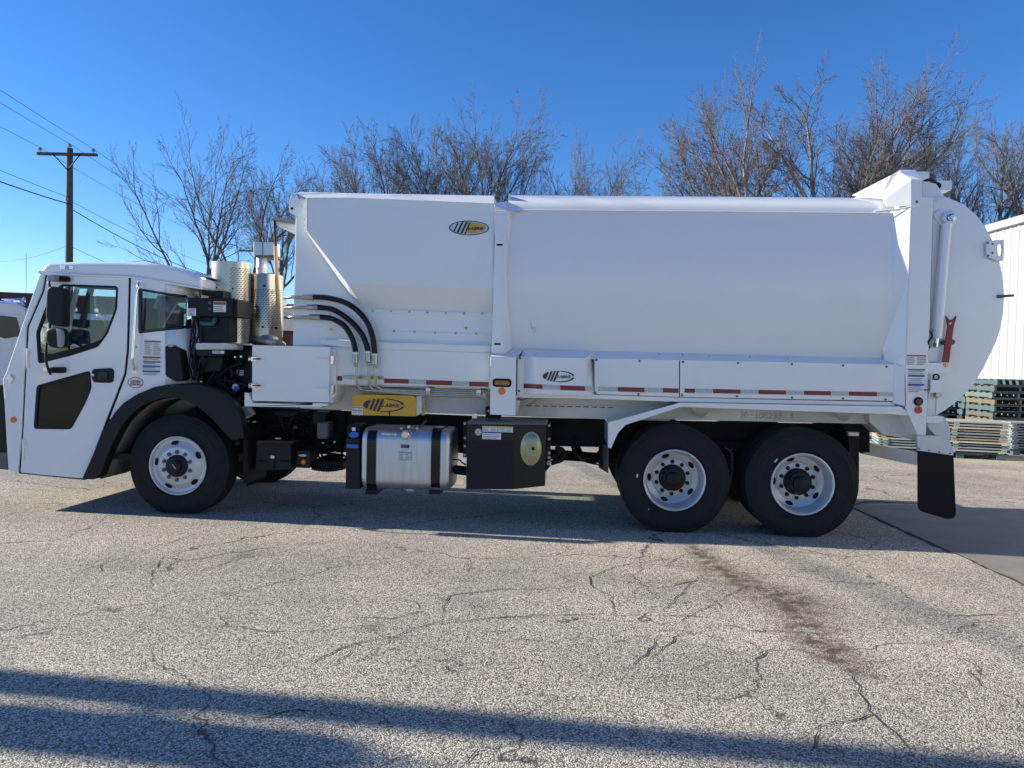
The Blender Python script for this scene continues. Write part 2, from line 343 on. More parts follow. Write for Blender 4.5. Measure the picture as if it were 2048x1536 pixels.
    m6 = N(t, 'ShaderNodeMixRGB'); L(mk_.outputs[0], m6.inputs[0]); L(col, m6.inputs[1]); m6.inputs[2].default_value = (0.05, 0.046, 0.042, 1); col = m6.outputs[0]
    L(col, b.inputs['Base Color']); b.inputs['Roughness'].default_value = 0.85; b.inputs['Specular IOR Level'].default_value = 0.25
    # relief of the stones
    inv = N(t, 'ShaderNodeMath', operation='SUBTRACT'); inv.inputs[0].default_value = 1.0; L(vo.outputs['Distance'], inv.inputs[1])
    nf = noise(160, 2); ad = N(t, 'ShaderNodeMath', operation='MULTIPLY_ADD'); L(nf.outputs[0], ad.inputs[0]); ad.inputs[1].default_value = 0.5; L(inv.outputs[0], ad.inputs[2])
    ad2 = N(t, 'ShaderNodeMath', operation='MULTIPLY_ADD'); L(sep.outputs[1], ad2.inputs[0]); ad2.inputs[1].default_value = 0.55; L(ad.outputs[0], ad2.inputs[2])
    bp = V(N(t, 'ShaderNodeBump'), Strength=0.85, Distance=0.005); L(ad2.outputs[0], bp.inputs['Height']); L(bp.outputs[0], b.inputs['Normal'])
    return m
ASPH = ground_mat('worn_asphalt')
CONC = mat('smooth_concrete', (0.18, 0.172, 0.157), 0.8, var=0.18, scale=2.5, bump=0.25, bscale=90, bdist=0.004, dirt=(0.20, 0.18, 0.16, 1.2, 0.6))
CRK = mat('crack_fill', (0.035, 0.032, 0.03), 0.95, var=0.4, scale=30)
G = 400.0
gx = [-G, -60, -25, -12, -6, 0, 6, 12, 25, 60, G]
gv = [(x, y, 0) for y in gx for x in gx]; n = len(gx)
gf = [(j * n + i, j * n + i + 1, (j + 1) * n + i + 1, (j + 1) * n + i) for j in range(n - 1) for i in range(n - 1)]
ground = tag(mk('ground', gv, gf, ASPH), 'worn light grey asphalt yard with exposed aggregate', kind='structure')
# concrete apron on the right, its edge running towards the camera
e0, e1 = gp(1688, 1008), gp(2048, 1172); dv = (e1 - e0).normalized()
q = [e0, e1 + dv * 3.0, e1 + dv * 3.0 + Vector((14, 0.5, 0)), e0 + Vector((16, 0.6, 0))]
slab = mk('concrete_slab', [v + Vector((0, 0, z)) for z in (0.006, -0.05) for v in q], [(0, 1, 2, 3), (7, 6, 5, 4), (0, 4, 5, 1), (1, 5, 6, 2), (2, 6, 7, 3), (3, 7, 4, 0)], CONC)
tag(slab, 'smooth grey concrete apron behind the truck tail', kind='structure')
def strip(pts, w, z, rng, jag=0.02, sub=10):
    P = []
    for i in range(len(pts) - 1):
        a, b = pts[i], pts[i + 1]; L_ = (b - a).length; k = max(2, int(L_ / 0.07))
        for j in range(k):
            t = j / k; p = a.lerp(b, t)
            P.append(p + Vector((rng.uniform(-1, 1), rng.uniform(-1, 1), 0)) * jag)
    P.append(pts[-1]); vs_, fs = [], []
    for i, p in enumerate(P):
        d = (P[min(i + 1, len(P) - 1)] - P[max(i - 1, 0)]).normalized(); s = Vector((-d.y, d.x, 0))
        ww = w * rng.uniform(0.25, 1.0) * (0.35 + 0.65 * math.sin(math.pi * min(1, max(0.08, i / max(1, len(P) - 1)))))
        vs_ += [p + s * ww / 2 + Vector((0, 0, z)), p - s * ww / 2 + Vector((0, 0, z))]
        if i: fs.append((2 * i - 2, 2 * i - 1, 2 * i + 1, 2 * i))
    return vs_, fs
rng = random.Random(5)
CR_ = [ # cracks read off the photograph
 [(880, 1250), (960, 1238), (1180, 1228), (1229, 1230)], [(1229, 1230), (1222, 1195), (1180, 1170), (1182, 1155), (1240, 1130), (1340, 1118), (1400, 1100)],
 [(1180, 1172), (1060, 1181), (1000, 1178), (900, 1192), (888, 1215), (885, 1240), (960, 1228)], [(885, 1240), (830, 1258), (770, 1280)], [(700, 1235), (790, 1237), (880, 1215)],
 [(1400, 1150), (1345, 1205), (1320, 1225)], [(1229, 1232), (1380, 1232), (1420, 1235)], [(1000, 1497), (960, 1500), (930, 1530)], [(1300, 1180), (1400, 1160), (1450, 1190)],
 [(1450, 1250), (1500, 1262), (1530, 1265), (1535, 1252)], [(1490, 1325), (1550, 1298)], [(1880, 1232), (1960, 1231), (2048, 1229)], [(2000, 1222), (2048, 1224)],
 [(1640, 1450), (1625, 1490), (1618, 1505)], [(1640, 1452), (1720, 1435), (1760, 1430)], [(1690, 1330), (1740, 1420), (1800, 1480), (1830, 1520)], [(1405, 1190), (1440, 1210), (1445, 1222)],
 [(0, 1035), (60, 1018), (120, 1005)], [(190, 1135), (202, 1130), (198, 1148)], [(300, 1150), (320, 1125), (330, 1110)], [(140, 1150), (260, 1110), (420, 1060)], [(0, 1280), (90, 1265), (180, 1240)],
 [(440, 1235), (450, 1245), (445, 1255)], [(380, 1150), (470, 1120), (540, 1105)], [(1330, 1130), (1370, 1110)], [(1560, 1100), (1700, 1115), (1750, 1108)], [(1380, 1250), (1300, 1320)], [(620, 1330), (700, 1290), (780, 1275)],
 [(820, 1512), (760, 1536)], [(1500, 1170), (1440, 1200), (1360, 1245)], [(500, 1440), (600, 1420), (690, 1436)], [(1270, 1330), (1300, 1300), (1320, 1272)]]
for k in range(46):                                # finer crazing around the worn middle of the yard
    x_, y_ = rng.uniform(650, 1750), rng.uniform(1110, 1330); a_ = rng.choice([rng.uniform(-0.3, 0.3), rng.uniform(2.6, 3.4), rng.uniform(-1.2, 1.2)]); l_ = rng.uniform(30, 110); p_ = [(x_, y_)]
    for j in range(3):
        a_ += rng.uniform(-0.7, 0.7); x_ += math.cos(a_) * l_ / 3; y_ += math.sin(a_) * l_ / 3 * 0.38; p_.append((x_, y_))
    CR_.append(p_)
parts = []
for ci, c in enumerate(CR_): parts.append(strip([gp(*p) for p in c], 0.0125 if ci < 32 else 0.008, 0.0045, rng, 0.014))
v, f = join(parts); ck = tag(mk('crack', v, f, CRK, ground), 'fine dark cracks in the asphalt', kind='stuff')
v, f = strip([e0 + Vector((0, 0, 0.0)), e1 + dv * 3], 0.05, 0.0105, rng, 0.012); mk('joint', v, f, CRK, slab)
v, f = strip([gp(1700, 1012), gp(1740, 1004), gp(1835, 1008)], 0.09, 0.011, rng, 0.03); mk('joint', v, f, CRK, slab)
# far ground line behind the yard: grass bank
GRASS = mat('dry_winter_grass', (0.16, 0.14, 0.07), 0.95, var=0.35, scale=1.2, bump=0.6, bscale=6, bdist=0.2)
bk = mk('grass_verge', [(-150, 30, 0.02), (150, 33, 0.02), (150, 60, 0.5), (-150, 60, 0.5)], [(0, 1, 2, 3)], GRASS); tag(bk, 'dry grass verge beyond the yard', kind='structure')
# ------------------------------------------------------------------ the refuse truck
tb = pt(1000, 1050, 0)
T = root('refuse_truck', Vector((tb.x, 1.2, 0)), 'white side loading refuse truck with black and yellow trim parked across the yard', 'garbage truck')
YS = -0.02                                       # the near side of the cab
def px_ell(cx, cy, rx, ry, n=20, a0=0):
    return [(cx + rx * math.cos(2 * math.pi * k / n + a0), cy + ry * math.sin(2 * math.pi * k / n + a0)) for k in range(n)]
def rnd(pts, r=4, k=3):
    """round the corners of a pixel polygon"""
    out = []; n_ = len(pts)
    for i in range(n_):
        p, a, b = Vector(pts[i]), Vector(pts[i - 1]), Vector(pts[(i + 1) % n_])
        da, db = (a - p), (b - p); rr = min(r, da.length * 0.45, db.length * 0.45)
        s, e = p + da.normalized() * rr, p + db.normalized() * rr
        for j in range(k + 1):
            t = j / k; out.append(tuple((s * (1 - t) ** 2 + p * 2 * t * (1 - t) + e * t * t)))
    return out
def bolt(px, py, Y, rpx=2.6, mat_=None, parent=None, name='bolt'):
    s = sc(px, py, Y); c = pt(px, py, Y); r = rpx * s
    return lathe(name, [(0.0001, -0.010), (r * 0.55, -0.010), (r * 0.62, -0.004), (r, -0.003), (r, 0.004)], c, mat_ or ZINC, parent, n=8)
def label(x0, y0, x1, y1, Y, parent, bars=(), lines=0, name='warning_label', bg=None, cols=1):
    X0, X1, Z0, Z1 = rectw(x0, y0, x1, y1, Y); w, h = X1 - X0, Z1 - Z0
    o = wbox(name, X0, X1, Y - 0.0025, Y + 0.002, Z0, Z1, bg or LBL, parent)
    for (a, b, m) in bars:                       # fraction of the height from the top
        wbox('label_bar', X0 + w * 0.02, X1 - w * 0.02, Y - 0.0045, Y - 0.002, Z1 - h * b, Z1 - h * a, m, o)
    if lines:
        rg = random.Random(int(x0 * 7 + y0)); ps = []
        used = [(a - 0.02, b + 0.02) for a, b, _ in bars]
        for i in range(lines):
            f_ = (i + 0.6) / (lines + 0.3)
            if any(a < f_ < b for a, b in used): continue
            for c in range(cols):
                l0 = X0 + w * (0.05 + c / cols); l1 = l0 + w * (rg.uniform(0.6, 0.9) / cols)
                zz = Z1 - h * f_
                ps.append(boxw(l0, l1, Y - 0.004, Y - 0.002, zz - h * 0.18 / lines, zz + h * 0.18 / lines))
        if ps: v, f = join(ps); mk('printed_lines', v, f, LTXT, o)
    return o
def logo(cx, cy, a, b, Y, parent, style):
    s = sc(cx, cy, Y); C_ = pt(cx, cy, Y); A, B = a * s, b * s
    def P(poly, off, th=0.003): return prism_data([Vector((C_.x + x, Y - off, C_.z + z)) for x, z in poly], Y - off + th)
    def ell(k, n_=40): return [(A * k * math.cos(2 * math.pi * i / n_), B * (1 - (1 - k) * A / B * 0.6) * math.sin(2 * math.pi * i / n_)) for i in range(n_)]
    def bar(xl, xr, k=0.4, sa=1.0, sb=1.0):
        L_, R_ = [], []
        for i in range(41):
            z = B * sb * (-1 + 2 * i / 40); X = A * sa * math.sqrt(max(0, 1 - (z / (B * sb)) ** 2))
            l = max(-X, xl * A + k * z) if xl is not None else -X
            r = min(X, xr * A + k * z)
            if r - l > 1e-4: L_.append((l, z)); R_.append((r, z))
        return L_ + R_[::-1]
    if style == 'black':
        ps = [P(bar(None, -0.73), 0.004), P(bar(-0.63, -0.515), 0.004), P(bar(-0.43, -0.31), 0.004), P(bar(-0.228, -0.105), 0.004)]
        for a0, a1 in ((84, 11), (-100, -9)):
            o_, i_ = [], []
            for j in range(21):
                w = R(a0 + (a1 - a0) * j / 20); th = 0.10 + 0.13 * (j / 20)
                o_.append((A * math.cos(w), B * math.sin(w))); i_.append(((A - B * th * 1.6) * math.cos(w), (B - B * th * 1.15) * math.sin(w)))
            ps.append(P(o_ + i_[::-1], 0.004))
        v, f = join(ps); o = mk('logo_emblem', v, f, NAVY, parent)
        text('lettering', 'LABRIE', cx - a * 0.09, cy + b * 0.26, Y - 0.001, a * 0.86, NAVY, o, hpx=b * 0.50, shear=0.25, bold=0.012)
    else:
        v, f = P(ell(1.0), 0.004, 0.004); o = mk('logo_badge', v, f, NAVY, parent)
        v, f = P(ell(0.94), 0.006); mk('badge_rim', v, f, SILV, o)
        ge = []
        for i in range(30):
            w = R(-112 + 2 * 100 * i / 29 + 12); ge.append((A * 0.86 * math.cos(w), B * 0.80 * math.sin(w)))
        v, f = P(ge, 0.008); mk('badge_field', v, f, GOLD, o)
        ps = [P(bar(l, r, 0.45, 0.92, 0.88), 0.0105) for l, r in ((-0.70, -0.62), (-0.50, -0.40), (-0.29, -0.19), (-0.09, -0.03))]
        v, f = join(ps); mk('badge_stripe', v, f, NAVY, o)
        text('lettering', 'LABRIE', cx - a * 0.06, cy + b * 0.26, Y - 0.0085, a * 0.80, NAVY, o, hpx=b * 0.42, shear=0.25, bold=0.012)
    return o

# ---- wheels
def tyre_prof(Rt, rf, w, ribs):
    p = [(rf - 0.01, 0.05), (rf, 0.03), (rf + 0.012, 0.014), (rf + 0.03, 0.006), (rf + 0.032, 0.002), (rf + 0.045, 0.001), (rf + 0.05, 0.004), (Rt - 0.13, -0.002), (Rt - 0.10, -0.003),
         (Rt - 0.098, 0.001), (Rt - 0.075, 0.002), (Rt - 0.05, 0.008), (Rt - 0.046, 0.013), (Rt - 0.03, 0.016), (Rt - 0.026, 0.022), (Rt - 0.008, 0.026), (Rt, 0.034)]
    g = 0.014; body = w - 0.068
    for k in range(1, ribs):
        y = 0.034 + body * k / ribs
        p += [(Rt, y - 0.007), (Rt - g, y - 0.004), (Rt - g, y + 0.004), (Rt, y + 0.007)]
    p += [(Rt, w - 0.034), (Rt - 0.03, w - 0.012), (Rt - 0.11, w + 0.002), (rf + 0.02, w - 0.01), (rf - 0.01, w - 0.05)]
    return p
def tyre(c, Rt, rf, w, parent, flip=False):
    pr = tyre_prof(Rt, rf, w, 5)
    if flip: pr = [(r, w - y) for r, y in pr]
    v, f = lathe_data(pr, c, n=72)
    for q_ in v:
        if q_.z < 0.0: q_.z = 0.0
    return mk('tyre', v, f, RUBBER, parent, autos=38)
def wheel(px, py, front, Y=0.0, far=False, inner=False):
    c = pt(px, py, 0.0); c.y = Y; Rt = c.z + (0.028 if front else 0.022); rf = 0.308
    s = 1
    if front:
        pr = [(rf - 0.03, 0.16), (rf - 0.025, 0.05), (rf - 0.006, 0.03), (rf + 0.004, 0.012), (rf + 0.002, -0.004), (rf - 0.008, -0.006), (rf - 0.016, 0.002), (rf - 0.024, 0.028), (rf - 0.05, 0.034), (0.215, 0.012), (0.198, -0.004), (0.19, -0.006), (0.10, -0.006), (0.10, 0.02)]
    else:
        pr = [(rf + 0.004, 0.03), (rf + 0.004, 0.012), (rf + 0.002, -0.002), (rf - 0.008, -0.004), (rf - 0.018, 0.004), (rf - 0.026, 0.03), (rf - 0.03, 0.10), (rf - 0.035, 0.15), (rf - 0.046, 0.175), (0.205, 0.195), (0.198, 0.19), (0.19, 0.188), (0.09, 0.188), (0.09, 0.22)]
    v, f = lathe_data(pr, c, n=64)
    w = mk('wheel', v, f, RIM, T, autos=30)
    if far:
        tyre(c, Rt, rf, 0.29, w); return w
    if inner:
        return w
    tyre(c, Rt, rf, 0.31 if front else 0.28, w)
    fy = -0.006 if front else 0.188; lr = 0.148 if front else 0.165
    # hub, lug nuts, hand holes
    if front:
        lathe('hub', [(0.118, 0.0), (0.116, -0.02), (0.10, -0.03), (0.068, -0.032), (0.064, -0.055), (0.05, -0.062), (0.0001, -0.063)], c + Vector((0, fy, 0)), BLACK, w, n=40)
        d = Vector((0.020, 0, -0.024)); m0 = c + Vector((0, fy - 0.066, 0.0)); v, f = tube_data([m0 - d, m0 + d], 0.0035, 6); mk('hub_mark', v, f, LBL, w)
    else:
        lathe('hub', [(0.138, 0.0), (0.136, -0.03), (0.128, -0.035), (0.126, -0.07), (0.108, -0.075), (0.106, -0.10), (0.075, -0.105), (0.072, -0.150), (0.056, -0.160), (0.0001, -0.161)], c + Vector((0, fy, 0)), BLACK, w, n=40)
        for k in range(8): mk('hub_bolt', *lathe_data([(0.0001, -0.012), (0.009, -0.012), (0.010, 0)], c + Vector((0.112 * math.cos(R(45 * k + 10)), fy - 0.07, 0.112 * math.sin(R(45 * k + 10)))), n=6), CHASSIS, w)
        mk('hub_dent', *lathe_data([(0.0001, -0.003), (0.014, -0.003), (0.018, 0)], c + Vector((-0.01, fy - 0.04, -0.125)), n=9), LBL, w)
    for k in range(10):
        a_ = R(36 * k + 18); q_ = c + Vector((lr * math.cos(a_), fy, lr * math.sin(a_)))
        lathe('lug_nut', [(0.0001, -0.030), (0.008, -0.030), (0.010, -0.024), (0.0175, -0.022), (0.0205, -0.003), (0.022, 0.0)], q_, DGREY if front else BLACK, w, n=8)
    for k in range(5):
        a_ = R(72 * k + 28 + (0 if front else 8)); er, et = Vector((math.cos(a_), 0, math.sin(a_))), Vector((-math.sin(a_), 0, math.cos(a_)))
        r0 = 0.243 if front else 0.233; y0 = 0.0205 if front else 0.1855
        ny = (0.40 if front else -0.32)
        vs_ = [c + er * (r0 + 0.021 * math.cos(2 * math.pi * j / 20)) + et * (0.040 * math.sin(2 * math.pi * j / 20)) + Vector((0, y0 + ny * 0.021 * math.cos(2 * math.pi * j / 20) - 0.004, 0)) for j in range(20)]
        mk('hand_hole', vs_ + [p + Vector((0, 0.02, 0)) for p in vs_], [tuple(range(20))] + [(j, (j + 1) % 20, (j + 1) % 20 + 20, j + 20) for j in range(20)], FLAP, w)
    return w
WF = wheel(355, 931.5, True, 0.0)
WR1 = wheel(1349, 960.5, False, -0.01)
WR2 = wheel(1605, 968.5, False, -0.01)
for wv in (WR1, WR2): pass
for px_, py_ in ((1349, 960.5), (1605, 968.5)):
    c = pt(px_, py_, 0.0)
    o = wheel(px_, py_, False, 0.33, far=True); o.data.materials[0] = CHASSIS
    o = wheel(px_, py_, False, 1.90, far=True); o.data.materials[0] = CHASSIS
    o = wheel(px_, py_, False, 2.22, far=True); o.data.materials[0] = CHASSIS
    tube('axle', [Vector((c.x, 0.3, c.z)), Vector((c.x, 2.2, c.z))], 0.09, CHASSIS, T)
    lathe('differential', [(0.0001, -0.2), (0.12, -0.18), (0.2, -0.05), (0.2, 0.1), (0.1, 0.2), (0.0001, 0.2)], Vector((c.x, 1.2, c.z + 0.03)), CHASSIS, T, n=20)
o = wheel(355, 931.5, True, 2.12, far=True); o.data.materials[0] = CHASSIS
c = pt(355, 931.5, 0); tube('axle', [Vector((c.x, 0.3, c.z - 0.1)), Vector((c.x, 2.2, c.z - 0.1))], 0.07, CHASSIS, T)
def mark(px, py, dx, dy, Y=-0.016, w=3):
    a_, b_ = pt(px, py, Y), pt(px + dx, py + dy, Y); v, f = tube_data([a_, b_], sc(px, py, Y) * w / 2, 6); mk('paint_mark', v, f, LBL, WR1 if px < 1480 else WR2)
mark(1275, 948, -1, 7); mark(1549, 924, 6, -6); mark(1297, 1018, 1, 1, w=2.4)

# ---- cab: side panels, door, corner, roof, front
door_o = [(108, 551), (257, 555), (253, 700), (248, 746), (214, 835), (168, 957), (100, 951), (41, 945), (46, 880), (53, 743), (58, 654), (89, 582), (94, 553)]
win_u = rnd([(121, 568), (236, 572), (234, 618), (215, 668), (196, 694), (143, 711), (76, 728), (72, 665), (90, 616)], 7)
win_l = rnd([(73, 771), (180, 741), (183, 776), (172, 804), (142, 859), (67, 858)], 7)
seal = [(106, 549), (260, 554), (256, 700), (251, 747), (217, 836), (170, 960), (100, 953), (38, 947), (43, 880), (50, 743), (55, 654), (86, 582), (91, 551)]
prism('door_seal', seal, YS + 0.012, YS + 0.05, BLACK, T, holes=[win_u, win_l])
door = prism('door', rnd(door_o, 3, 2), YS, YS + 0.03, WHITE, T, holes=[win_u, win_l], bevel=0.004)
def ring(poly, k):
    cx_, cy_ = sum(p[0] for p in poly) / len(poly), sum(p[1] for p in poly) / len(poly)
    out = []
    n_ = len(poly)
    for i in range(n_):
        p, a_, b_ = Vector(poly[i]), Vector(poly[i - 1]), Vector(poly[(i + 1) % n_])
        t_ = (b_ - a_).normalized(); nn = Vector((-t_.y, t_.x))
        if nn.dot(Vector((cx_, cy_)) - p) < 0: nn = -nn
        out.append(tuple(p + nn * k))
    return out
prism('window_frame', win_u, YS - 0.004, YS + 0.03, BLACK, door, holes=[ring(win_u, 4.0)])
prism('window_sill', [(75, 704), (78, 725), (143, 709), (194, 692), (204, 678), (190, 684), (140, 699), (100, 708)], YS + 0.004, YS + 0.03, BLACK, door)
prism('window_glass', ring(win_u, 3.0), YS + 0.012, YS + 0.017, GLASS, door)
prism('window_frame', win_l, YS - 0.004, YS + 0.03, BLACK, door, holes=[ring(win_l, 5.0)])
prism('window_glass', ring(win_l, 4.0), YS + 0.010, YS + 0.015, GLASSD, door)
prism('window_frame', [(84, 780), (87, 779), (82, 845), (79, 845)], YS + 0.02, YS + 0.03, GREY, door)
tube('inner_trim', spl([pt(112, 831, YS + 0.06), pt(124, 829, YS + 0.08), pt(140, 829, YS + 0.08)], 4), 0.006, GREY, door, n=6)
h = prism('door_handle', rnd([(184, 738), (222, 736), (227, 742), (226, 762), (221, 766), (188, 765), (183, 758)], 6), YS - 0.014, YS + 0.02, BLACK, door, bevel=0.004)
prism('handle_flap', rnd([(197, 743), (215, 743), (215, 760), (196, 760)], 3), YS - 0.024, YS - 0.01, BLACKG, h, bevel=0.004)
bolt(186, 750, YS - 0.014, 2.6, CHROME, h, 'lock')
for a_ in ((51.5, 697, 57, 737), (43, 879, 48, 922)):
    hg = box('hinge', a_[0], a_[1], a_[2], a_[3], YS - 0.02, YS + 0.01, WHITE, door, bevel=0.006)
    box('hinge_leaf', a_[2], a_[1] + 8, a_[2] + 7, a_[3] - 6, YS - 0.006, YS + 0.005, WHITE, hg, bevel=0.004)
# front corner panel
fc = prism('front_corner_panel', [(79, 548), (90, 549), (84, 582), (53, 654), (49, 743), (42, 880), (36, 946), (16, 941), (8, 800), (5, 758), (12, 744)], YS + 0.0, YS + 0.05, WHITE, T, bevel=0.01)
disc('marker_lamp', 26, 840, 6, YS - 0.012, 0.012, AMB, fc)
prism('side_lamp', [(11, 757), (20, 748), (27, 757), (20, 768)], YS - 0.02, YS + 0.01, CHROME, fc, bevel=0.006)
# side panel behind the door
# its window opening is a notch so that the glass can wrap round the corner
rp = prism('rear_side_panel', [(262, 556), (331, 566), (331, 585), (280, 576), (276.5, 581), (276, 662), (280, 666.5), (331, 661), (331, 771), (308, 776), (272, 790), (244, 810), (221, 840), (219, 838), (253, 748), (258, 700)], YS, YS + 0.04, WHITE, T, bevel=0.003)
cols = [(331, YS), (340, YS + 0.008), (352, YS + 0.035), (364, YS + 0.085), (374, YS + 0.15), (385, YS + 0.25), (395, YS + 0.37), (400, YS + 0.5)]
def corner(name, top, bot, mat_, parent, c_=cols, off=0.0, th=0.02):
    n_ = len(c_); v_ = []
    for i, (x_, y_) in enumerate(c_):
        t_ = i / (n_ - 1); v_ += [pt(x_, top[0] + (top[1] - top[0]) * t_, y_ + off), pt(x_, bot[0] + (bot[1] - bot[0]) * t_, y_ + off)]
    o_ = mk(name, v_, [(2 * i, 2 * i + 1, 2 * i + 3, 2 * i + 2) for i in range(n_ - 1)], mat_, parent, smooth=True)
    for p in o_.data.polygons: pass
    m_ = o_.modifiers.new('s', 'SOLIDIFY'); m_.thickness = th; m_.offset = 0
    return o_
corner('corner_panel', (563, 578), (585.5, 594), WHITE, T)
corner('corner_panel', (661, 655), (771, 772), WHITE, T)
gl = prism('quarter_glass', [(278, 578), (331, 586), (331, 661), (279, 666)], YS + 0.012, YS + 0.018, GLASSM, T)
corner('quarter_glass', (585.5, 591), (661, 656.5), GLASSM, gl, c_=cols[:5], off=0.012, th=0.004)
prism('glass_border', [(277, 577), (331, 585.5), (331, 590), (282, 582), (282, 660), (331, 655.5), (331, 661), (278, 667)], YS - 0.002, YS + 0.03, BLACKG, gl)
corner('glass_border', (585.5, 591), (590, 596), BLACKG, gl, c_=cols[:5], off=-0.003, th=0.004)
corner('glass_border', (655, 651), (661, 657), BLACKG, gl, c_=cols[:5], off=-0.003, th=0.004)
corner('corner_post', (590, 594), (657, 655), WHITE, T, c_=cols[5:], off=0.0)
xr = pt(400, 660, 0.48).x; zt = pt(400, 578, 0.48).z; zb = pt(400, 771, 0.48).z
XW = xr
rw = [(0.48, zb), (1.94, zb), (1.94, zt), (0.48, zt)]; hw = [(0.75, zb + 0.46), (1.7, zb + 0.46), (1.7, zt - 0.16), (0.75, zt - 0.16)]
def plateX(name, x0, x1, outer, holes, mat_, parent):
    loops = [[Vector((x0, y_, z_)) for y_, z_ in l] for l in [outer] + holes]
    vs_ = [v_ for l in loops for v_ in l]; n_ = len(vs_); tri = tessellate_polygon(loops)
    fs = [tuple(t_) for t_ in tri] + [tuple(i + n_ for i in reversed(t_)) for t_ in tri]; o_ = 0
    for l in loops:
        k_ = len(l)
        for i in range(k_): fs.append((o_ + i, o_ + (i + 1) % k_, o_ + (i + 1) % k_ + n_, o_ + i + n_))
        o_ += k_
    return mk(name, vs_ + [Vector((x1, v_.y, v_.z)) for v_ in vs_], fs, mat_, parent)
plateX('cab_back_wall', xr - 0.02, xr + 0.01, rw, [hw], WHITE, T)
wbox('rear_window', xr - 0.006, xr - 0.001, 0.75, 1.7, zb + 0.46, zt - 0.16, GLASS, T)
# far side of the cab, mirrored
YF = 2.42
def far(poly, Y0, Y1, mat_, name, holes=(), parent=T):
    f_ = [pt(p[0], p[1], YS) for p in poly]; h_ = [[pt(p[0], p[1], YS) for p in hh] for hh in holes]
    for l in [f_] + h_:
        for v_ in l: v_.y = Y0
    v_, ff = prism_data(f_, Y1, h_); return mk(name, v_, ff, mat_, parent)
full = [(79, 548), (262, 556), (331, 566), (331, 771), (308, 776), (272, 790), (244, 810), (221, 840), (168, 957), (41, 945), (16, 941), (8, 800), (5, 758), (12, 744)]
wq = rnd([(280, 579), (330, 587), (330, 660), (280, 665)], 3)
fs_ = far(full, YF - 0.04, YF, WHITE, 'far_side_panel', [win_u, wq])
far(ring(win_u, 2), YF - 0.02, YF - 0.015, GLASS, 'window_glass', parent=fs_)
# roof with rounded shoulders
rp_ = [(75, 545), (88, 529), (97, 524.5), (160, 522.5), (229, 522.5), (315, 526), (345, 532), (372, 541), (402, 556), (403, 579), (372, 574), (330, 566), (262, 555), (108, 549)]
roof = prism('cab_roof', rp_, YS - 0.01, YF + 0.01, WHITE, T, bevel=0.045, seg=5)
for p in roof.data.polygons: p.use_smooth = False
prism('roof_lip', [(74, 544), (78, 541), (108, 546), (262, 552), (331, 562), (402, 575), (402, 579), (331, 567), (262, 556), (108, 551), (80, 549)], YS - 0.022, YS + 0.03, WHITE, T, bevel=0.006)
rl = prism('roof_lamp', rnd([(120, 530), (146, 531), (146, 539), (120, 538)], 2), YS - 0.022, YS + 0.02, CHROME, roof, bevel=0.003); disc('lamp_lens', 133, 535, 4, YS - 0.027, 0.006, SILT, rl)
# windscreen, front, floor, dash, seats, wheel
A0, A1 = pt(81, 549, YS), pt(13, 744, YS)
mk('windscreen', [(A0.x, 0.12, A0.z), (A0.x, 2.28, A0.z), (A1.x, 2.28, A1.z), (A1.x, 0.12, A1.z)], [(0, 1, 2, 3)], GLASS, T, solid=0.006)
for y_ in (0.02, 2.28):
    mk('windscreen_pillar', [(A0.x, y_, A0.z), (A0.x, y_ + 0.1, A0.z), (A1.x, y_ + 0.1, A1.z), (A1.x, y_, A1.z)], [(0, 1, 2, 3)], WHITE, T, solid=0.05)
B0, B1 = pt(6, 758, YS), pt(16, 940, YS)
mk('front_panel', [(A1.x, 0.03, A1.z), (A1.x, 2.37, A1.z), (B0.x, 2.37, B0.z), (B0.x, 0.03, B0.z), (B1.x - 0.06, 2.37, B1.z), (B1.x - 0.06, 0.03, B1.z)], [(0, 1, 2, 3), (3, 2, 4, 5)], WHITE, T, solid=0.03)
prism('bumper', [(-70, 775), (9, 769), (12, 800), (16, 938), (14, 940), (-70, 930)], YS + 0.02, 2.36, BLACK, T, bevel=0.02)
prism('bumper_step', [(-40, 905), (13, 905), (15, 939), (-40, 930)], YS + 0.005, 0.3, DGREY, T, bevel=0.004)
fl = pt(120, 905, YS).z
wbox('cab_floor', A1.x + 0.02, xr - 0.02, 0.04, 2.36, fl - 0.06, fl, CHASSIS, T)
prism('dashboard', [(20, 742), (60, 690), (95, 700), (112, 722), (108, 800), (20, 800)], 0.12, 2.3, DGREY, T, bevel=0.03)
prism('engine_cover', [(150, 905), (160, 760), (330, 740), (330, 905)], 0.85, 1.6, DGREY, T, bevel=0.04)
for y_ in (0.22, 1.72):
    st = prism('seat', rnd([(188, 905), (182, 790), (196, 770), (250, 775), (254, 905)], 12), y_, y_ + 0.5, SEAT, T, bevel=0.05)
    prism('seat_back', rnd([(236, 790), (246, 650), (258, 610), (272, 612), (270, 660), (262, 800)], 10), y_ + 0.02, y_ + 0.48, SEAT, st, bevel=0.04)
sw = []
cw = pt(135, 690, 0.45); ax = Vector((0.55, 0, 0.85)).normalized(); e1_ = Vector((0, 1, 0)); e2_ = ax.cross(e1_)
pts_ = [cw + (e1_ * math.cos(2 * math.pi * k / 28) + e2_ * math.sin(2 * math.pi * k / 28)) * 0.22 for k in range(29)]
swo = tube('steering_wheel', pts_, 0.016, BLACK, T, n=8)
tube('steering_column', [cw, cw - ax * 0.45], 0.035, BLACK, swo)
for w_ in (20, 160, 270):
    d_ = (e1_ * math.cos(R(w_)) + e2_ * math.sin(R(w_))) * 0.22; tube('spoke', [cw - ax * 0.03, cw + d_], 0.012, BLACK, swo, n=6)
prism('far_pillar', [(176, 572), (184, 572), (158, 672), (150, 672)], 2.30, 2.37, BLACK, T)
prism('pillar_trim', [(150, 570), (156, 570), (136, 664), (130, 664)], 1.85, 1.9, GREY, T)
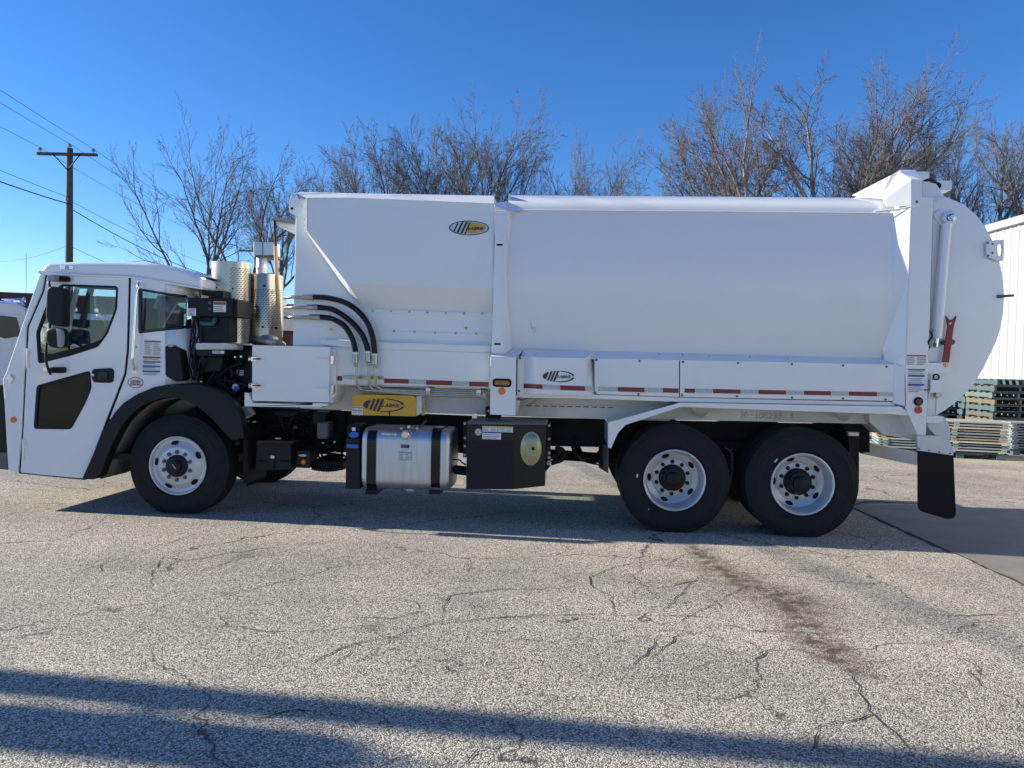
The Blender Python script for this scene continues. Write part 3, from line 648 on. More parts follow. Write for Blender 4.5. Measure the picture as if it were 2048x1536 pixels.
prism('sun_visor', [(150, 566), (232, 570), (230, 580), (160, 577)], 0.4, 0.42, DGREY, T)
# grab rail
gpt = [pt(278, 565, YS), pt(277, 570, YS - 0.06), pt(273, 590, YS - 0.075), pt(270, 640, YS - 0.075), pt(266.5, 700, YS - 0.075), pt(265, 722, YS - 0.075), pt(267, 734, YS - 0.05), pt(269, 741, YS)]
gr = tube('grab_rail', spl(gpt, 5), 0.0145, CHROME, T)
box('rail_mount', 274, 560, 283, 571, YS - 0.012, YS + 0.01, CHROME, gr); box('rail_mount', 264.5, 737, 273.5, 748, YS - 0.012, YS + 0.01, CHROME, gr)
disc('panel_plug', 272, 694, 2, YS - 0.003, 0.01, GREY, T)
# mirrors
YM = -0.24
mu_ = prism('mirror', rnd([(93, 577), (100, 571.5), (124, 575), (124, 650), (118, 653), (96, 648), (90, 636), (91, 590)], 8), YM, YM + 0.14, BLACK, T, bevel=0.02, seg=3)
ml_ = prism('mirror', rnd([(90, 660), (98, 655), (117, 655.5), (121, 666), (121, 690), (113, 697), (94, 693), (88, 680)], 9), YM, YM + 0.15, BLACK, T, bevel=0.03, seg=3)
prism('mirror_rim', rnd([(112, 656), (120, 658), (123, 670), (122, 690), (115, 696)], 4), YM - 0.004, YM + 0.05, GREY, ml_, bevel=0.004)
arm = spl([pt(100, 560, YM + 0.14), pt(98, 566, YM + 0.09), pt(100, 580, YM + 0.08), pt(100, 655, YM + 0.09), pt(93, 690, YM + 0.06), pt(92, 720, YM + 0.04), pt(97, 740, YM + 0.08), pt(101, 748, YM + 0.16)], 5)
ma = tube('mirror_arm', arm, 0.013, BLACK, T)
b_ = prism('mirror_bracket', rnd([(104, 550), (133, 552), (135, 557), (134, 563), (104, 562)], 4), YS - 0.05, YS + 0.01, BLACK, ma, bevel=0.005)
prism('bracket_cap', rnd([(94, 550), (108, 548), (108, 561), (95, 562)], 3), YS - 0.13, YS - 0.04, GREY, ma, bevel=0.006)
prism('mirror_bracket', rnd([(99, 734), (125, 734), (127, 738), (126, 746), (99, 746)], 4), YS - 0.05, YS + 0.01, BLACK, ma, bevel=0.005)
prism('bracket_cap', rnd([(85, 735), (95, 733), (95, 744), (86, 745)], 3), YS - 0.13, YS - 0.04, CHROME, ma, bevel=0.006)
tube('bracket_link', [pt(90, 739, YS - 0.09), pt(112, 740, YS - 0.03)], 0.014, BLACK, ma)
tube('bracket_link', [pt(100, 556, YS - 0.09), pt(116, 556, YS - 0.03)], 0.016, BLACK, ma)
# labels on the cab
label(288, 681.5, 322, 711, YS, T, bars=[(0.0, 0.10, LRED)], lines=7, cols=2)
label(286, 713, 322, 721, YS, T, bars=[(0.0, 0.42, LRED)], lines=2)
label(285.5, 722, 322, 730, YS, T, bars=[(0.0, 0.42, LRED)], lines=2)
label(285, 731, 321.5, 740, YS, T, bars=[(0.0, 0.36, LBLU)], lines=3)
label(284.5, 741, 321, 752, YS, T, bars=[(0.0, 0.30, LBLU)], lines=3)
st = disc('oval_sticker', 271, 765, 16, YS - 0.002, 0.004, LRED, T, n=32, ry=10.5, bevel=0)
disc('sticker_field', 271, 765, 14.4, YS - 0.004, 0.003, LBL, st, n=32, ry=9, bevel=0)
text('lettering', 'CERTIFIED', 261, 765, YS - 0.004, 20, LRED, st, hpx=4.4, bold=0.01); text('lettering', 'CLEAN IDLE', 260, 770.5, YS - 0.004, 22, LRED, st, hpx=4.4, bold=0.01)
# front wheel arch
fo = [(163, 958), (178, 925), (193, 890), (205, 864), (217, 842), (230, 823), (246, 806), (272, 789), (308, 774), (335, 769), (370, 767), (398, 768), (424, 776), (446, 789), (463, 803), (477, 822), (484, 845), (488, 876)]
fi = [(463, 881), (452, 870), (438, 854), (423, 838), (408, 824), (390, 811), (368, 800), (345, 795), (322, 797), (300, 803), (284, 812), (265, 827), (248, 846), (236, 866), (224, 890), (212, 918), (199, 953), (186, 959)]
fen = prism('wheel_arch', fo + fi, YS - 0.045, YS + 0.10, BLACK, T, bevel=0.012)
def arch_in(path, Y0, Y1, name, mat_, th=0.015):
    v_ = []
    for x_, y_ in path:
        p = pt(x_, y_, YS - 0.04); v_ += [Vector((p.x, Y0, p.z)), Vector((p.x, Y1, p.z))]
    return mk(name, v_, [(2 * i, 2 * i + 1, 2 * i + 3, 2 * i + 2) for i in range(len(path) - 1)], mat_, T, smooth=True, solid=th)
arch_in(fi[::-1], YS + 0.08, 0.55, 'wheel_arch_liner', mat('arch_liner', (0.10, 0.09, 0.08), 0.7, var=0.3, scale=8))
o_ = prism('arch_seam', [(345, 768), (350, 768), (312, 800), (306, 802)], YS - 0.047, YS - 0.04, BLACKG, fen)
prism('mud_flap', [(487, 866), (494, 860), (497, 965), (493, 972), (486, 960)], 0.02, 0.5, FLAP, T)
prism('step_box', [(465.5, 826), (481, 814), (495.6, 814.6), (504.5, 829), (478.5, 844)], 0.06, 0.16, GREY, T, bevel=0.004)
prism('step_tread', [(482, 816), (494, 816), (502.5, 829), (491, 834)], 0.055, 0.07, DGREY, T)
# ---- behind the cab: intake, cooling pack, exhaust
YB = 0.10
ib = prism('intake_box', [(375, 595), (464, 596), (464, 634), (375, 632)], 0.06, 0.5, BLACK, T, bevel=0.006)
prism('intake_box_end', [(464, 597), (475, 600), (475, 634), (464, 634)], 0.09, 0.5, BLACK, T, bevel=0.004)
prism('intake_cover', [(417, 582), (446, 581), (446, 597), (417, 597)], 0.12, 0.5, BLACK, T, bevel=0.006)
prism('intake_stack', [(402, 556), (415, 553), (417, 590), (403, 590)], 0.16, 0.4, BLACK, T, bevel=0.01)
label(427, 603, 452, 624, 0.06, ib, bars=[(0.05, 0.28, LRED)], lines=5); label(376.5, 616.5, 392, 631.5, 0.06, ib, lines=5)
for y_ in (606, 618): bolt(419.6, y_, 0.06, 3.2, DGREY, ib)
prism('cooling_pack', [(399, 634), (458, 634), (458, 684), (399, 684)], 0.12, 0.6, BLACK, T, bevel=0.008)
prism('radiator_frame', [(393, 634), (400, 634), (400, 684), (393, 684)], 0.14, 1.9, UNDER, T, bevel=0.004)
tube('coolant_hose', spl([pt(402, 646, 0.08), pt(415, 648, 0.06), pt(426, 646, 0.06), pt(430, 636, 0.10)], 5), 0.022, TEAL, T)
prism('air_tray', rnd([(391, 686), (450, 686), (451, 699), (391, 699)], 3), 0.05, 0.5, UNDER, T, bevel=0.01)
prism('air_filter', [(391, 699), (449, 699), (446, 712), (393, 712)], 0.07, 0.5, BLACK, T, bevel=0.006); label(425, 701.5, 448, 707, 0.068, T, lines=1, name='part_label')
prism('filter_bowl', [(396, 712), (446, 712), (440, 745), (402, 745)], 0.12, 0.5, BLACK, T, bevel=0.02)
prism('engine_block', [(384, 700), (500, 690), (505, 815), (384, 800)], 0.55, 1.9, CHASSIS, T, bevel=0.03)
prism('bulkhead', [(372, 640), (392, 634), (392, 772), (366, 772)], 0.45, 1.9, CHASSIS, T)
prism('electrical_box', [(474, 705), (500, 700), (503, 770), (474, 770)], 0.35, 0.6, BLACK, T, bevel=0.01); label(474, 740, 487, 751, 0.34, T, lines=2, name='part_label')
prism('washer_bottle', rnd([(329, 692), (343, 688), (358, 700), (366, 760), (352, 764), (330, 752)], 5), -0.05, 0.12, BLACK, T, bevel=0.012); disc('bottle_cap', 341, 691, 6, -0.055, 0.03, LYEL, T, ry=3)
rg = random.Random(11)
for k in range(9):
    x_ = 384 + k * 2.2; a0_ = pt(x_, 632 + rg.uniform(-5, 5), 0.1 + rg.uniform(-0.03, 0.05)); z_ = [pt(x_ + rg.uniform(-8, 8), 632 + j * 32, 0.10 + rg.uniform(-0.04, 0.06)) for j in range(1, 5)]
    tube('cable', spl([a0_] + z_, 4), rg.uniform(0.006, 0.011), BLACK, T, n=6)
for k in range(26):
    x_, y_ = rg.uniform(400, 498), rg.uniform(715, 800); Y_ = 0.30 + rg.uniform(0, 0.2); w_, h_ = rg.uniform(8, 26), rg.uniform(6, 22)
    prism('engine_part', rnd([(x_, y_), (x_ + w_, y_ + rg.uniform(-4, 4)), (x_ + w_, y_ + h_), (x_, y_ + h_ + rg.uniform(-4, 4))], 4), Y_, Y_ + 0.25, rg.choice([CHASSIS, BLACK, CHASSIS, DGREY]), T, bevel=0.006)
for k in range(10):
    p0 = pt(rg.uniform(395, 490), rg.uniform(712, 760), 0.25); p1 = pt(rg.uniform(395, 495), rg.uniform(740, 800), 0.22); p2 = pt(rg.uniform(400, 495), rg.uniform(770, 810), 0.3)
    tube('engine_hose', spl([p0, p1, p2], 5), rg.uniform(0.008, 0.02), BLACK, T, n=7)
for x_, y_ in ((391, 744), (402, 763), (445, 745), (420, 725), (470, 714), (459, 702), (482, 713)): bolt(x_, y_, 0.24, 2.4, CHROME, T)
disc('fluid_cap', 470, 774, 6, 0.2, 0.03, LBL, T); disc('fluid_cap', 472, 777, 5, 0.19, 0.03, BLUE, T)
# exhaust: shielded canisters, stack and rain box
def rbox_shield(x0, x1, ytop, ybot, Yn, Yf, rr, name):
    a_, b_ = pt(x0, ytop, Yn), pt(x1, ytop, Yn); zt_, zb_ = pt((x0 + x1) / 2, ytop, Yn).z, pt((x0 + x1) / 2, ybot, Yn).z
    out = []
    for cx_, cy_, w0 in ((b_.x - rr, Yn + rr, -90), (b_.x - rr, Yf - rr, 0), (a_.x + rr, Yf - rr, 90), (a_.x + rr, Yn + rr, 180)):
        for k in range(9):
            w = R(w0 + 90 * k / 8); out.append((cx_ + rr * math.cos(w), cy_ + rr * math.sin(w)))
    n_ = len(out); vs_ = [(x_, y_, zb_) for x_, y_ in out] + [(x_, y_, zt_) for x_, y_ in out]
    fs = [(i, (i + 1) % n_, (i + 1) % n_ + n_, i + n_) for i in range(n_)] + [tuple(range(2 * n_ - 1, n_ - 1, -1))]
    return mk(name, vs_, fs, STEEL, T, autos=40), out, zb_, zt_
sh, outl, zb_, zt_ = rbox_shield(413, 487, 522, 686, 0.30, 0.62, 0.15, 'exhaust_shield')
ps = []
def slot_at(path, z_, s_, h_, off):
    # path: list of (x,y) polyline ; a dark slot lying on it at arclength s_
    for i in range(len(path) - 1):
        a_, b_ = Vector(path[i]), Vector(path[i + 1]); l_ = (b_ - a_).length
        if s_ <= l_:
            t_ = (b_ - a_) / l_; nrm = Vector((t_.y, -t_.x)); p = a_ + t_ * s_; w_ = 0.0105
            q_ = [(p - t_ * w_, z_ - h_ * 0.5), (p + t_ * w_, z_ - h_ * 0.1), (p + t_ * w_, z_ + h_ * 0.5), (p - t_ * w_, z_ + h_ * 0.1)]
            return [Vector((c_.x + nrm.x * off, c_.y + nrm.y * off, zz)) for c_, zz in q_], [(0, 1, 2, 3)]
        s_ -= l_
    return None
pathR = [o_ for o_ in outl[0:14]]
pathR = [(outl[0][0] - 0.02, outl[0][1])] + pathR
for j in range(62):
    z_ = zb_ + 0.06 + j * 0.0215
    if z_ > zt_ - 0.07: break
    for i in range(10):
        r_ = slot_at(pathR, z_, 0.03 + i * 0.036 + (0.018 if j % 2 else 0), 0.0115, 0.003)
        if r_: ps.append(r_)
v, f = join(ps); mk('perforation', v, f, FLAP, sh)
for x_, y_ in ((431, 575), (465, 577), (462, 644)): disc('shield_bolt', x_, y_, 2, 0.298, 0.006, FLAP, sh, n=10)
c2 = pt(531, 600, 0.75); r2 = 33.5 * sc(531, 600, 0.75); zt2, zb2 = pt(531, 547, 0.75 - r2).z, pt(531, 672, 0.75 - r2).z
cy = lathe('exhaust_canister', [(0.0001, zt2 + 0.02), (r2 * 0.7, zt2 + 0.015), (r2 * 0.98, zt2), (r2, zt2 - 0.01), (r2, zb2), (r2 * 0.9, zb2 - 0.02), (0.0001, zb2 - 0.02)], Vector((c2.x, 0.75, 0)), STEEL, T, axis='Z', n=48)
ps = []
cp = [(c2.x + r2 * math.cos(R(a_)), 0.75 + r2 * math.sin(R(a_))) for a_ in range(190, 351, 4)]
for j in range(46):
    z_ = zb2 + 0.10 + j * 0.021
    if z_ > zt2 - 0.16: break
    for i in range(16):
        r_ = slot_at(cp, z_, 0.015 + i * 0.034 + (0.017 if j % 2 else 0), 0.0105, 0.003)
        if r_: ps.append(r_)
v, f = join(ps); mk('perforation', v, f, FLAP, cy)
for x_, y_ in ((528, 571.5), (553, 579), (525, 654), (551, 656)): disc('shield_bolt', x_, y_, 2.2, 0.75 - r2 - 0.004, 0.05, FLAP, cy, n=10)
lathe('exhaust_stack', [(0.058, pt(523, 548, 0.75).z), (0.058, pt(523, 538, 0.75).z), (0.061, pt(523, 537, 0.75).z), (0.061, pt(523, 533, 0.75).z), (0.058, pt(523, 532, 0.75).z), (0.058, pt(523, 505, 0.75).z)], Vector((pt(523, 540, 0.75).x, 0.75, 0)), ALU, T, axis='Z', n=28)
rb = box('rain_box', 507, 484, 548, 510, 0.62, 0.8, ALU, T, bevel=0.004); box('box_seam', 524.5, 484, 526, 510, 0.617, 0.63, DGREY, rb, bevel=0)
box('box_base', 510, 510, 550, 515, 0.65, 0.88, DGREY, T, bevel=0.002)
tube('exhaust_pipe', spl([pt(500, 672, 0.75), pt(520, 680, 0.62), pt(545, 684, 0.6), pt(562, 695, 0.7)], 5), 0.075, ZINC, T)
tube('conduit', [pt(551, 492, 0.42), pt(554, 560, 0.42), pt(558, 640, 0.42), pt(561.5, 692, 0.42)], 0.021, TAN, T)
tube('conduit_sleeve', spl([pt(549, 441, 0.42), pt(550, 460, 0.42), pt(551.5, 492, 0.42)], 4), 0.017, BLACK, T)
prism('lamp_bracket', [(550, 443), (592, 447), (591, 469), (556, 453)], 0.42, 0.435, UNDER, T)
mk('bracket_plate', [pt(544, 438.5, 0.36), pt(553, 434, 0.52), pt(590, 440, 0.52), pt(592, 447, 0.40)], [(0, 1, 2, 3)], DGREY, T, solid=0.01)

# ---- hopper
YH, YW = -0.03, 0.10                              # raised panel and recessed wall
hop = prism('hopper', [(592, 388), (640, 386), (988, 393), (988, 690), (982, 777), (640, 768), (586, 690)], YW + 0.02, 2.36, WHITE2, T)
prism('hopper_wall', [(592.5, 430), (593, 396), (613, 396), (700, 396), (986, 408), (984, 700), (740, 700), (640, 692), (586, 690)], YW, YW + 0.03, WHITE2, T, bevel=0.003)
prism('pivot_ear', rnd([(592, 385), (597, 397), (614, 399), (612, 450), (593, 432), (586, 430), (579, 424), (577.5, 404), (581, 393), (587, 387)], 3), YW - 0.025, YW + 0.02, WHITE2, T, bevel=0.003)
disc('pivot_hole', 587.5, 392.5, 3, YW - 0.027, 0.01, CHROME, T); disc('pivot_hole', 584, 417, 2.6, YW - 0.027, 0.01, FLAP, T)
for x_, y_ in ((603, 412), (608.5, 439), (608, 451)): disc('rivet', x_, y_, 1.3, YW - 0.028, 0.01, GREY, T, n=10)
tp = [(613, 396.5, YH + 0.027), (696, 395.5, YH), (988, 407, YH), (987, 576.5, YH), (694.5, 567, YH), (613, 461, YH + 0.027), (704, 597, YW), (728, 617, YW), (984, 627, YW), (621, 478, YW), (597, 384, YW + 0.12), (690, 386, YH + 0.16), (988, 391.5, YH + 0.16), (592, 388, YW + 0.02), (616.5, 396.8, YW), (616.5, 463, YW)]
hp = surf('hopper_panel', tp, [(0, 1, 4, 5), (1, 2, 3, 4), (5, 4, 6, 9), (4, 3, 8), (4, 8, 7), (4, 7, 6), (0, 5, 15, 14), (5, 9, 15)], WHITE2, T)
surf('hopper_top_trim', tp, [(0, 10, 11, 1), (1, 11, 12, 2), (13, 10, 0)], WHITE2, T)
mk('panel_edge', *tube_data([pt(613.5, 396, YH + 0.018), pt(613.2, 462, YH + 0.018)], 0.006, 6), WHITE2, hp)
mk('panel_edge', *tube_data([pt(613.5, 396, YH + 0.018), pt(696, 395.5, YH - 0.002), pt(988, 407.3, YH - 0.002)], 0.006, 6), WHITE2, hp)
logo(938, 456, 40, 14.5, YH, hp, 'colour')
bs = prism('bolt_strip', [(724, 617), (934, 626), (934, 633), (724, 624)], YW - 0.012, YW + 0.01, WHITE2, T, bevel=0.002)
for x_, y_ in ((745.5, 621.5), (782, 622.4), (819, 623.6), (855, 625), (892, 626.3), (928, 627.3)): bolt(x_, y_, YW - 0.012, 2.4, ZINC, bs)
bolt(964, 627, YW, 2.4, ZINC, T)
lp = prism('wear_plate', [(740, 661), (983, 668), (983, 683), (740, 680)], YW - 0.008, YW + 0.01, WHITE2, T, bevel=0.002)
for x_, y_ in ((746, 661), (788, 662.7), (829, 664), (870, 665.4), (911, 666.7), (952.5, 668)): bolt(x_, y_, YW - 0.008, 2.6, BRASS, lp)
for x_, y_ in ((662, 658.5), (932, 656)): disc('weld_boss', x_, y_, 5, YW - 0.004, 0.01, WHITE2, T); bolt(x_, y_, YW - 0.004, 3, BRASS, T)
for x_, y_ in ((660, 629), (669, 634.5), (688, 635.5)): disc('rivet', x_, y_, 1.3, YW - 0.003, 0.01, FLAP, T, n=8)
prism('fold_rail', [(640, 677), (740, 682), (983, 690), (983, 705), (740, 700), (640, 690)], 0.04, 0.2, WHITE2, T, bevel=0.015, seg=3)
prism('lower_panel', [(640, 692), (983, 704), (982, 777), (640, 769)], 0.055, 0.3, WHITE2, T, bevel=0.018, seg=3)
prism('access_plate', [(668, 699), (712, 700), (709, 737), (668, 735)], 0.045, 0.07, WHITE2, T, bevel=0.003)
def tape(pieces, Y, parent, slope=True):
    for x0, x1, y0, y1, hh, m_ in pieces:
        prism('reflector_tape', [(x0, y0), (x1, y1), (x1, y1 + hh), (x0, y0 + hh)], Y - 0.003, Y + 0.003, m_, parent)
tape([(673, 684.5, 752, 752.4, 9, REDT), (768, 817.5, 757, 758.4, 9, REDT), (818, 851.5, 758.6, 759.6, 9, SILT), (852, 904, 760, 761.5, 9.5, REDT), (904.5, 938, 761.7, 762.6, 9.5, SILT), (938.5, 977.5, 763, 764, 9.5, REDT)], 0.055, T)
# front post with marker lamps
pc = prism('body_post', [(991, 421), (1013, 423), (1007, 708), (982.5, 707), (987, 560)], -0.055, 0.15, WHITE2, T, bevel=0.004)
surf('post_return', [(1013, 423, -0.055), (1028, 424, 0.07), (1018.5, 576, 0.07), (1022.5, 698, 0.07), (1007, 708, -0.055), (1009.5, 570, -0.055)], [(0, 1, 2, 5), (5, 2, 3, 4)], WHITE2, T, solid=0.01)
for y_ in (489.5, 688): box('post_slot', 993.5 if y_ < 500 else 989, y_ - 2, 1005.5 if y_ < 500 else 1001, y_ + 2, -0.057, -0.05, FLAP, pc, bevel=0)
disc('post_hole', 1020, 434, 2.2, 0.004, 0.02, FLAP, pc, n=14, ry=4)
surf('post_cap', [(988, 407, -0.03), (1014, 402, 0.06), (1011, 418, -0.05), (989, 410, -0.05), (991, 420, -0.057), (1013, 421, -0.057), (1045, 424, 0.03), (1015, 402, 0.06)], [(0, 3, 2, 1), (3, 4, 5, 2), (2, 5, 6, 7)], WHITE2, T, solid=0.008)
surf('cap_flange', [(989, 420, -0.062), (1012, 420.5, -0.062), (1032, 424.5, -0.02), (1055, 425, 0.03), (1052, 428, 0.05), (1030, 427.5, 0.02), (1012, 424, -0.05), (989, 423, -0.05)], [(0, 1, 6, 7), (1, 2, 5, 6), (2, 3, 4, 5)], WHITE2, T, solid=0.006)
pb = prism('post_base', [(981, 713), (1032, 715), (1031, 831), (980, 829)], -0.145, 0.2, WHITE2, T, bevel=0.004)
surf('post_base_top', [(982, 708, -0.055), (1007, 708.5, -0.055), (1022.5, 698, 0.07), (1046, 699, 0.07), (1033, 714.5, -0.145), (981, 712.5, -0.145)], [(0, 1, 4, 5), (1, 2, 3, 4)], WHITE2, T, solid=0.01)
ov = prism('marker_lamp', rnd([(985, 757), (1023, 758), (1023, 774.5), (985, 773.5)], 8, 5), -0.158, -0.14, FLAP, pb, bevel=0.003)
prism('lamp_lens', rnd([(989, 760.5), (1019, 761.5), (1019, 771), (989, 770)], 5, 4), -0.164, -0.15, AMBD, ov, bevel=0.004)
disc('reflector', 1003.5, 782.5, 7.4, -0.152, 0.01, AMB, pb)
# ---- barrel of the body
prof = [(393, 1.2), (393, 0.42), (394.5, 0.28), (398, 0.18), (403, 0.11), (409, 0.07), (416, 0.047), (421.5, 0.037), (422.2, 0.020), (424, 0.018), (424.8, 0.034)] + [(y_, -0.012 + (0.046 * ((555 - y_) / 130) ** 2 if y_ < 555 else 0.115 * ((y_ - 555) / 167) ** 2)) for y_ in range(435, 724, 12)]
xa, xb = pt(1012, 560, 0.03).x, pt(1786, 560, 0.03).x
xm = 1400
zz = [(pt(xm, y_, Y_ if Y_ < 1 else 0.42).z, Y_) for y_, Y_ in prof]
zz = zz[:1] + [(p.x, p.y) for p in spl([Vector((a_, b_, 0)) for a_, b_ in zz[1:8]], 3)] + zz[8:10] + [(p.x, p.y) for p in spl([Vector((a_, b_, 0)) for a_, b_ in zz[10:]], 5)]
def barrel_ring(x_): return [Vector((x_, Y_, z_)) for z_, Y_ in zz]
NS = 6; vs_ = []; m_ = len(zz)
for k in range(NS + 1): vs_ += barrel_ring(xa + (xb - xa) * k / NS)
fs = [(k * m_ + i, k * m_ + i + 1, (k + 1) * m_ + i + 1, (k + 1) * m_ + i) for k in range(NS) for i in range(m_ - 1)]
brl = mk('body_barrel', vs_, fs, WHITE2, T, autos=50)
# far half of the barrel
vs2 = [Vector((v_.x, 2.4 - v_.y, v_.z)) for v_ in vs_]; mk('body_barrel_far_side', vs2, fs, WHITE2, T, autos=50)
wbox('body_floor', xa, xb + 0.3, 0.14, 2.26, pt(1400, 800, 0.3).z, pt(1400, 720, 0.1).z, UNDER, T)
wbox('body_bulkhead', xa, xa + 0.02, 0.1, 2.3, pt(1020, 720, 0.1).z, pt(1020, 396, 0.3).z, WHITE2, T)
# scratches on the barrel
for a_ in (((1061, 645), (1063, 653), (1066, 660)), ((1068, 655), (1071, 658), (1069, 666))):
    mk('scratch', *tube_data([pt(x_, y_, 0.028) for x_, y_ in a_], 0.0025, 5), GREY, brl)
# ---- lower side box of the body: ledge, panels, logo housing
surf('side_ledge', [(1188, 701, 0.09), (1780, 716, 0.09), (1787, 729, -0.03), (1188, 717, -0.03), (1046, 698, 0.09), (1042, 713, -0.03)], [(0, 1, 2, 3), (4, 0, 3, 5)], WHITE2, T, solid=0.01)
for x_, y_ in ((1318, 708), (1320, 715), (1365, 709), (1363, 715), (1418, 713), (1432, 715), (1500, 714), (1575, 717), (1660, 720)): disc('rivet', x_, y_, 1.4, 0.03, 0.004, DGREY, T, n=8)
def side_panel(poly, bolts):
    o_ = prism('side_panel', poly, -0.045, -0.01, WHITE2, T, bevel=0.003)
    for x_, y_ in bolts: bolt(x_, y_, -0.046, 2.4, DGREY, o_)
    return o_
p1 = side_panel([(1189, 717), (1358, 719.5), (1358, 794), (1189, 788)], [(1193, 720), (1279, 722), (1191, 786), (1277, 788.5)])
p2 = side_panel([(1360, 719.5), (1788, 729), (1786, 802), (1360, 794)], [(1366, 724), (1476, 726), (1364, 790.5), (1474, 792.5), (1584, 728.3), (1584, 795), (1686, 731), (1686, 797), (1773, 733), (1771, 799)])
p3 = side_panel([(1035, 713), (1048, 713.5), (1048, 790), (1034, 788)], [(1040, 716.5), (1038, 782)])
box('side_panel_gap', 1032.5, 720, 1034.2, 790, -0.04, 0.0, FLAP, T, bevel=0)
prism('body_rail', [(1035, 786), (1190, 789), (1360, 795), (1790, 804), (1790, 812), (1360, 804), (1190, 798), (1030, 795)], -0.02, 0.3, WHITE2, T, bevel=0.004)
tape([(1197, 1235, 773, 774, 9, SILT), (1235.5, 1289, 774, 775.5, 9, REDT), (1289.5, 1325, 775.5, 776, 9, SILT), (1325.5, 1357, 776, 777, 9, REDT)], -0.045, p1)
xx = [(1369, 1390, REDT), (1391, 1425, SILT), (1426, 1481, REDT), (1482, 1516, SILT), (1517, 1572, REDT), (1573, 1607, SILT), (1608, 1662, REDT), (1663, 1697, SILT), (1698, 1754, REDT), (1755, 1786, SILT)]
tape([(a_, b_, 777 + (a_ - 1369) * 0.0185, 777 + (b_ - 1369) * 0.0185, 8.5, m_) for a_, b_, m_ in xx], -0.045, p2)
hs = surf('logo_housing', [(1046, 698, 0.06), (1188, 703, 0.06), (1170, 716.5, -0.15), (1073, 714.5, -0.15), (1171, 790, -0.15), (1073, 788, -0.15), (1188, 789, -0.03), (1044, 786, -0.03), (1045, 714, -0.03)], [(0, 1, 2, 3), (3, 2, 4, 5), (1, 6, 4, 2), (0, 3, 5, 7, 8), (7, 5, 4, 6)], WHITE2, T, solid=0.008)
logo(1117.5, 753, 32, 11.6, -0.152, hs, 'black')
tape([(1073, 1085, 768.6, 768.9, 9, REDT), (1086, 1120, 769, 770.5, 9.5, SILT), (1120.5, 1170, 770.8, 772.3, 9.5, REDT)], -0.151, hs)
def tape3(q_, m_): o_ = surf('reflector_tape', q_, [(0, 1, 2, 3)], m_, hs, solid=0.003)
def onf(t_, y_): # a point of the left facet
    return (1044.5 + (1072.5 - 1044.5) * t_, y_, -0.03 + (-0.15 + 0.03) * t_ - 0.004)
tape3([onf(0.0, 767), onf(1.0, 768.5), onf(1.0, 777.5), onf(0.0, 776)], REDT)
def onr(t_, y_): return (1170.5 + (1187.5 - 1170.5) * t_, y_, -0.15 + 0.12 * t_ - 0.004)
tape3([onr(0, 772.3), onr(1, 772.5), onr(1, 781.5), onr(0, 781.8)], SILT)
# ---- sub-frame beam with slots, brackets
bm_ = prism('subframe_beam', [(600, 770), (985, 780), (1340, 800), (1340, 842), (1195, 838), (985, 830), (600, 817)], 0.34, 0.5, UNDER, T, bevel=0.006)
prism('subframe_lip', [(1040, 806), (1260, 813), (1256, 818), (1040, 813)], 0.325, 0.36, UNDER, T, bevel=0.003)
for k in range(11): prism('subframe_slot', [(1053.5 + 16.2 * k, 810.3 + 0.35 * k), (1064 + 16.2 * k, 810.6 + 0.35 * k), (1064 + 16.2 * k, 812.6 + 0.35 * k), (1053.5 + 16.2 * k, 812.3 + 0.35 * k)], 0.322, 0.33, DGREY, bm_)
prism('subframe_plate', [(655, 812), (690, 782), (860, 786), (890, 812), (880, 824), (660, 818)], 0.33, 0.36, UNDER, T, bevel=0.003)
prism('outrigger', [(1015, 800), (1040, 800), (1036, 826), (1020, 826)], 0.1, 0.4, UNDER, T, bevel=0.004)
prism('mount_bracket', [(971, 813), (1001, 814), (1001, 838), (971, 837)], 0.25, 0.4, CHASSIS, T, bevel=0.004)
for x_, y_ in ((977, 822), (995, 822)): bolt(x_, y_, 0.25, 2.6, ZINC, T)
# ---- tool cabinet with latches
cab_ = prism('tool_cabinet', [(508, 692), (661, 695), (664, 806), (506, 802)], -0.02, 0.5, WHITE2, T, bevel=0.004)
cdoor = prism('cabinet_door', rnd([(504.5, 690), (660, 693.5), (658, 805), (504, 801)], 2), -0.055, -0.025, WHITE2, T, bevel=0.005)
prism('cabinet_shelf', [(489, 785), (497, 786), (505, 806), (657, 809), (658, 806), (662, 806), (640, 815), (489, 813)], -0.04, 0.5, WHITE2, T, bevel=0.003)
prism('shelf_block', [(625, 806), (657, 807), (655, 812), (625, 814)], -0.06, 0.05, WHITE2, T, bevel=0.003)
prism('cabinet_side', [(661, 697), (672, 699), (672, 790), (661, 800)], 0.0, 0.4, WHITE2, T, bevel=0.003)
for y_ in (718, 771):
    la = box('latch', 497, y_ - 5, 513, y_ + 5, -0.075, -0.05, CHROME, cdoor, bevel=0.006)
    tube('latch_handle', [pt(506, y_, -0.09), pt(521, y_, -0.09)], 0.008, RED, la, n=8)
    bolt(500, y_ - 3, -0.076, 2, DGREY, la); bolt(500, y_ + 3.5, -0.076, 2, DGREY, la)
for y_ in (717, 776):
    prism('hinge', [(633, y_), (661, y_ + 0.8), (661, y_ + 3), (633, y_ + 2)], -0.075, -0.05, WHITE2, cdoor, bevel=0.002)
    box('hinge_knuckle', 661, y_ - 6, 667, y_ + 12, -0.07, -0.02, CHROME, cdoor, bevel=0.004)
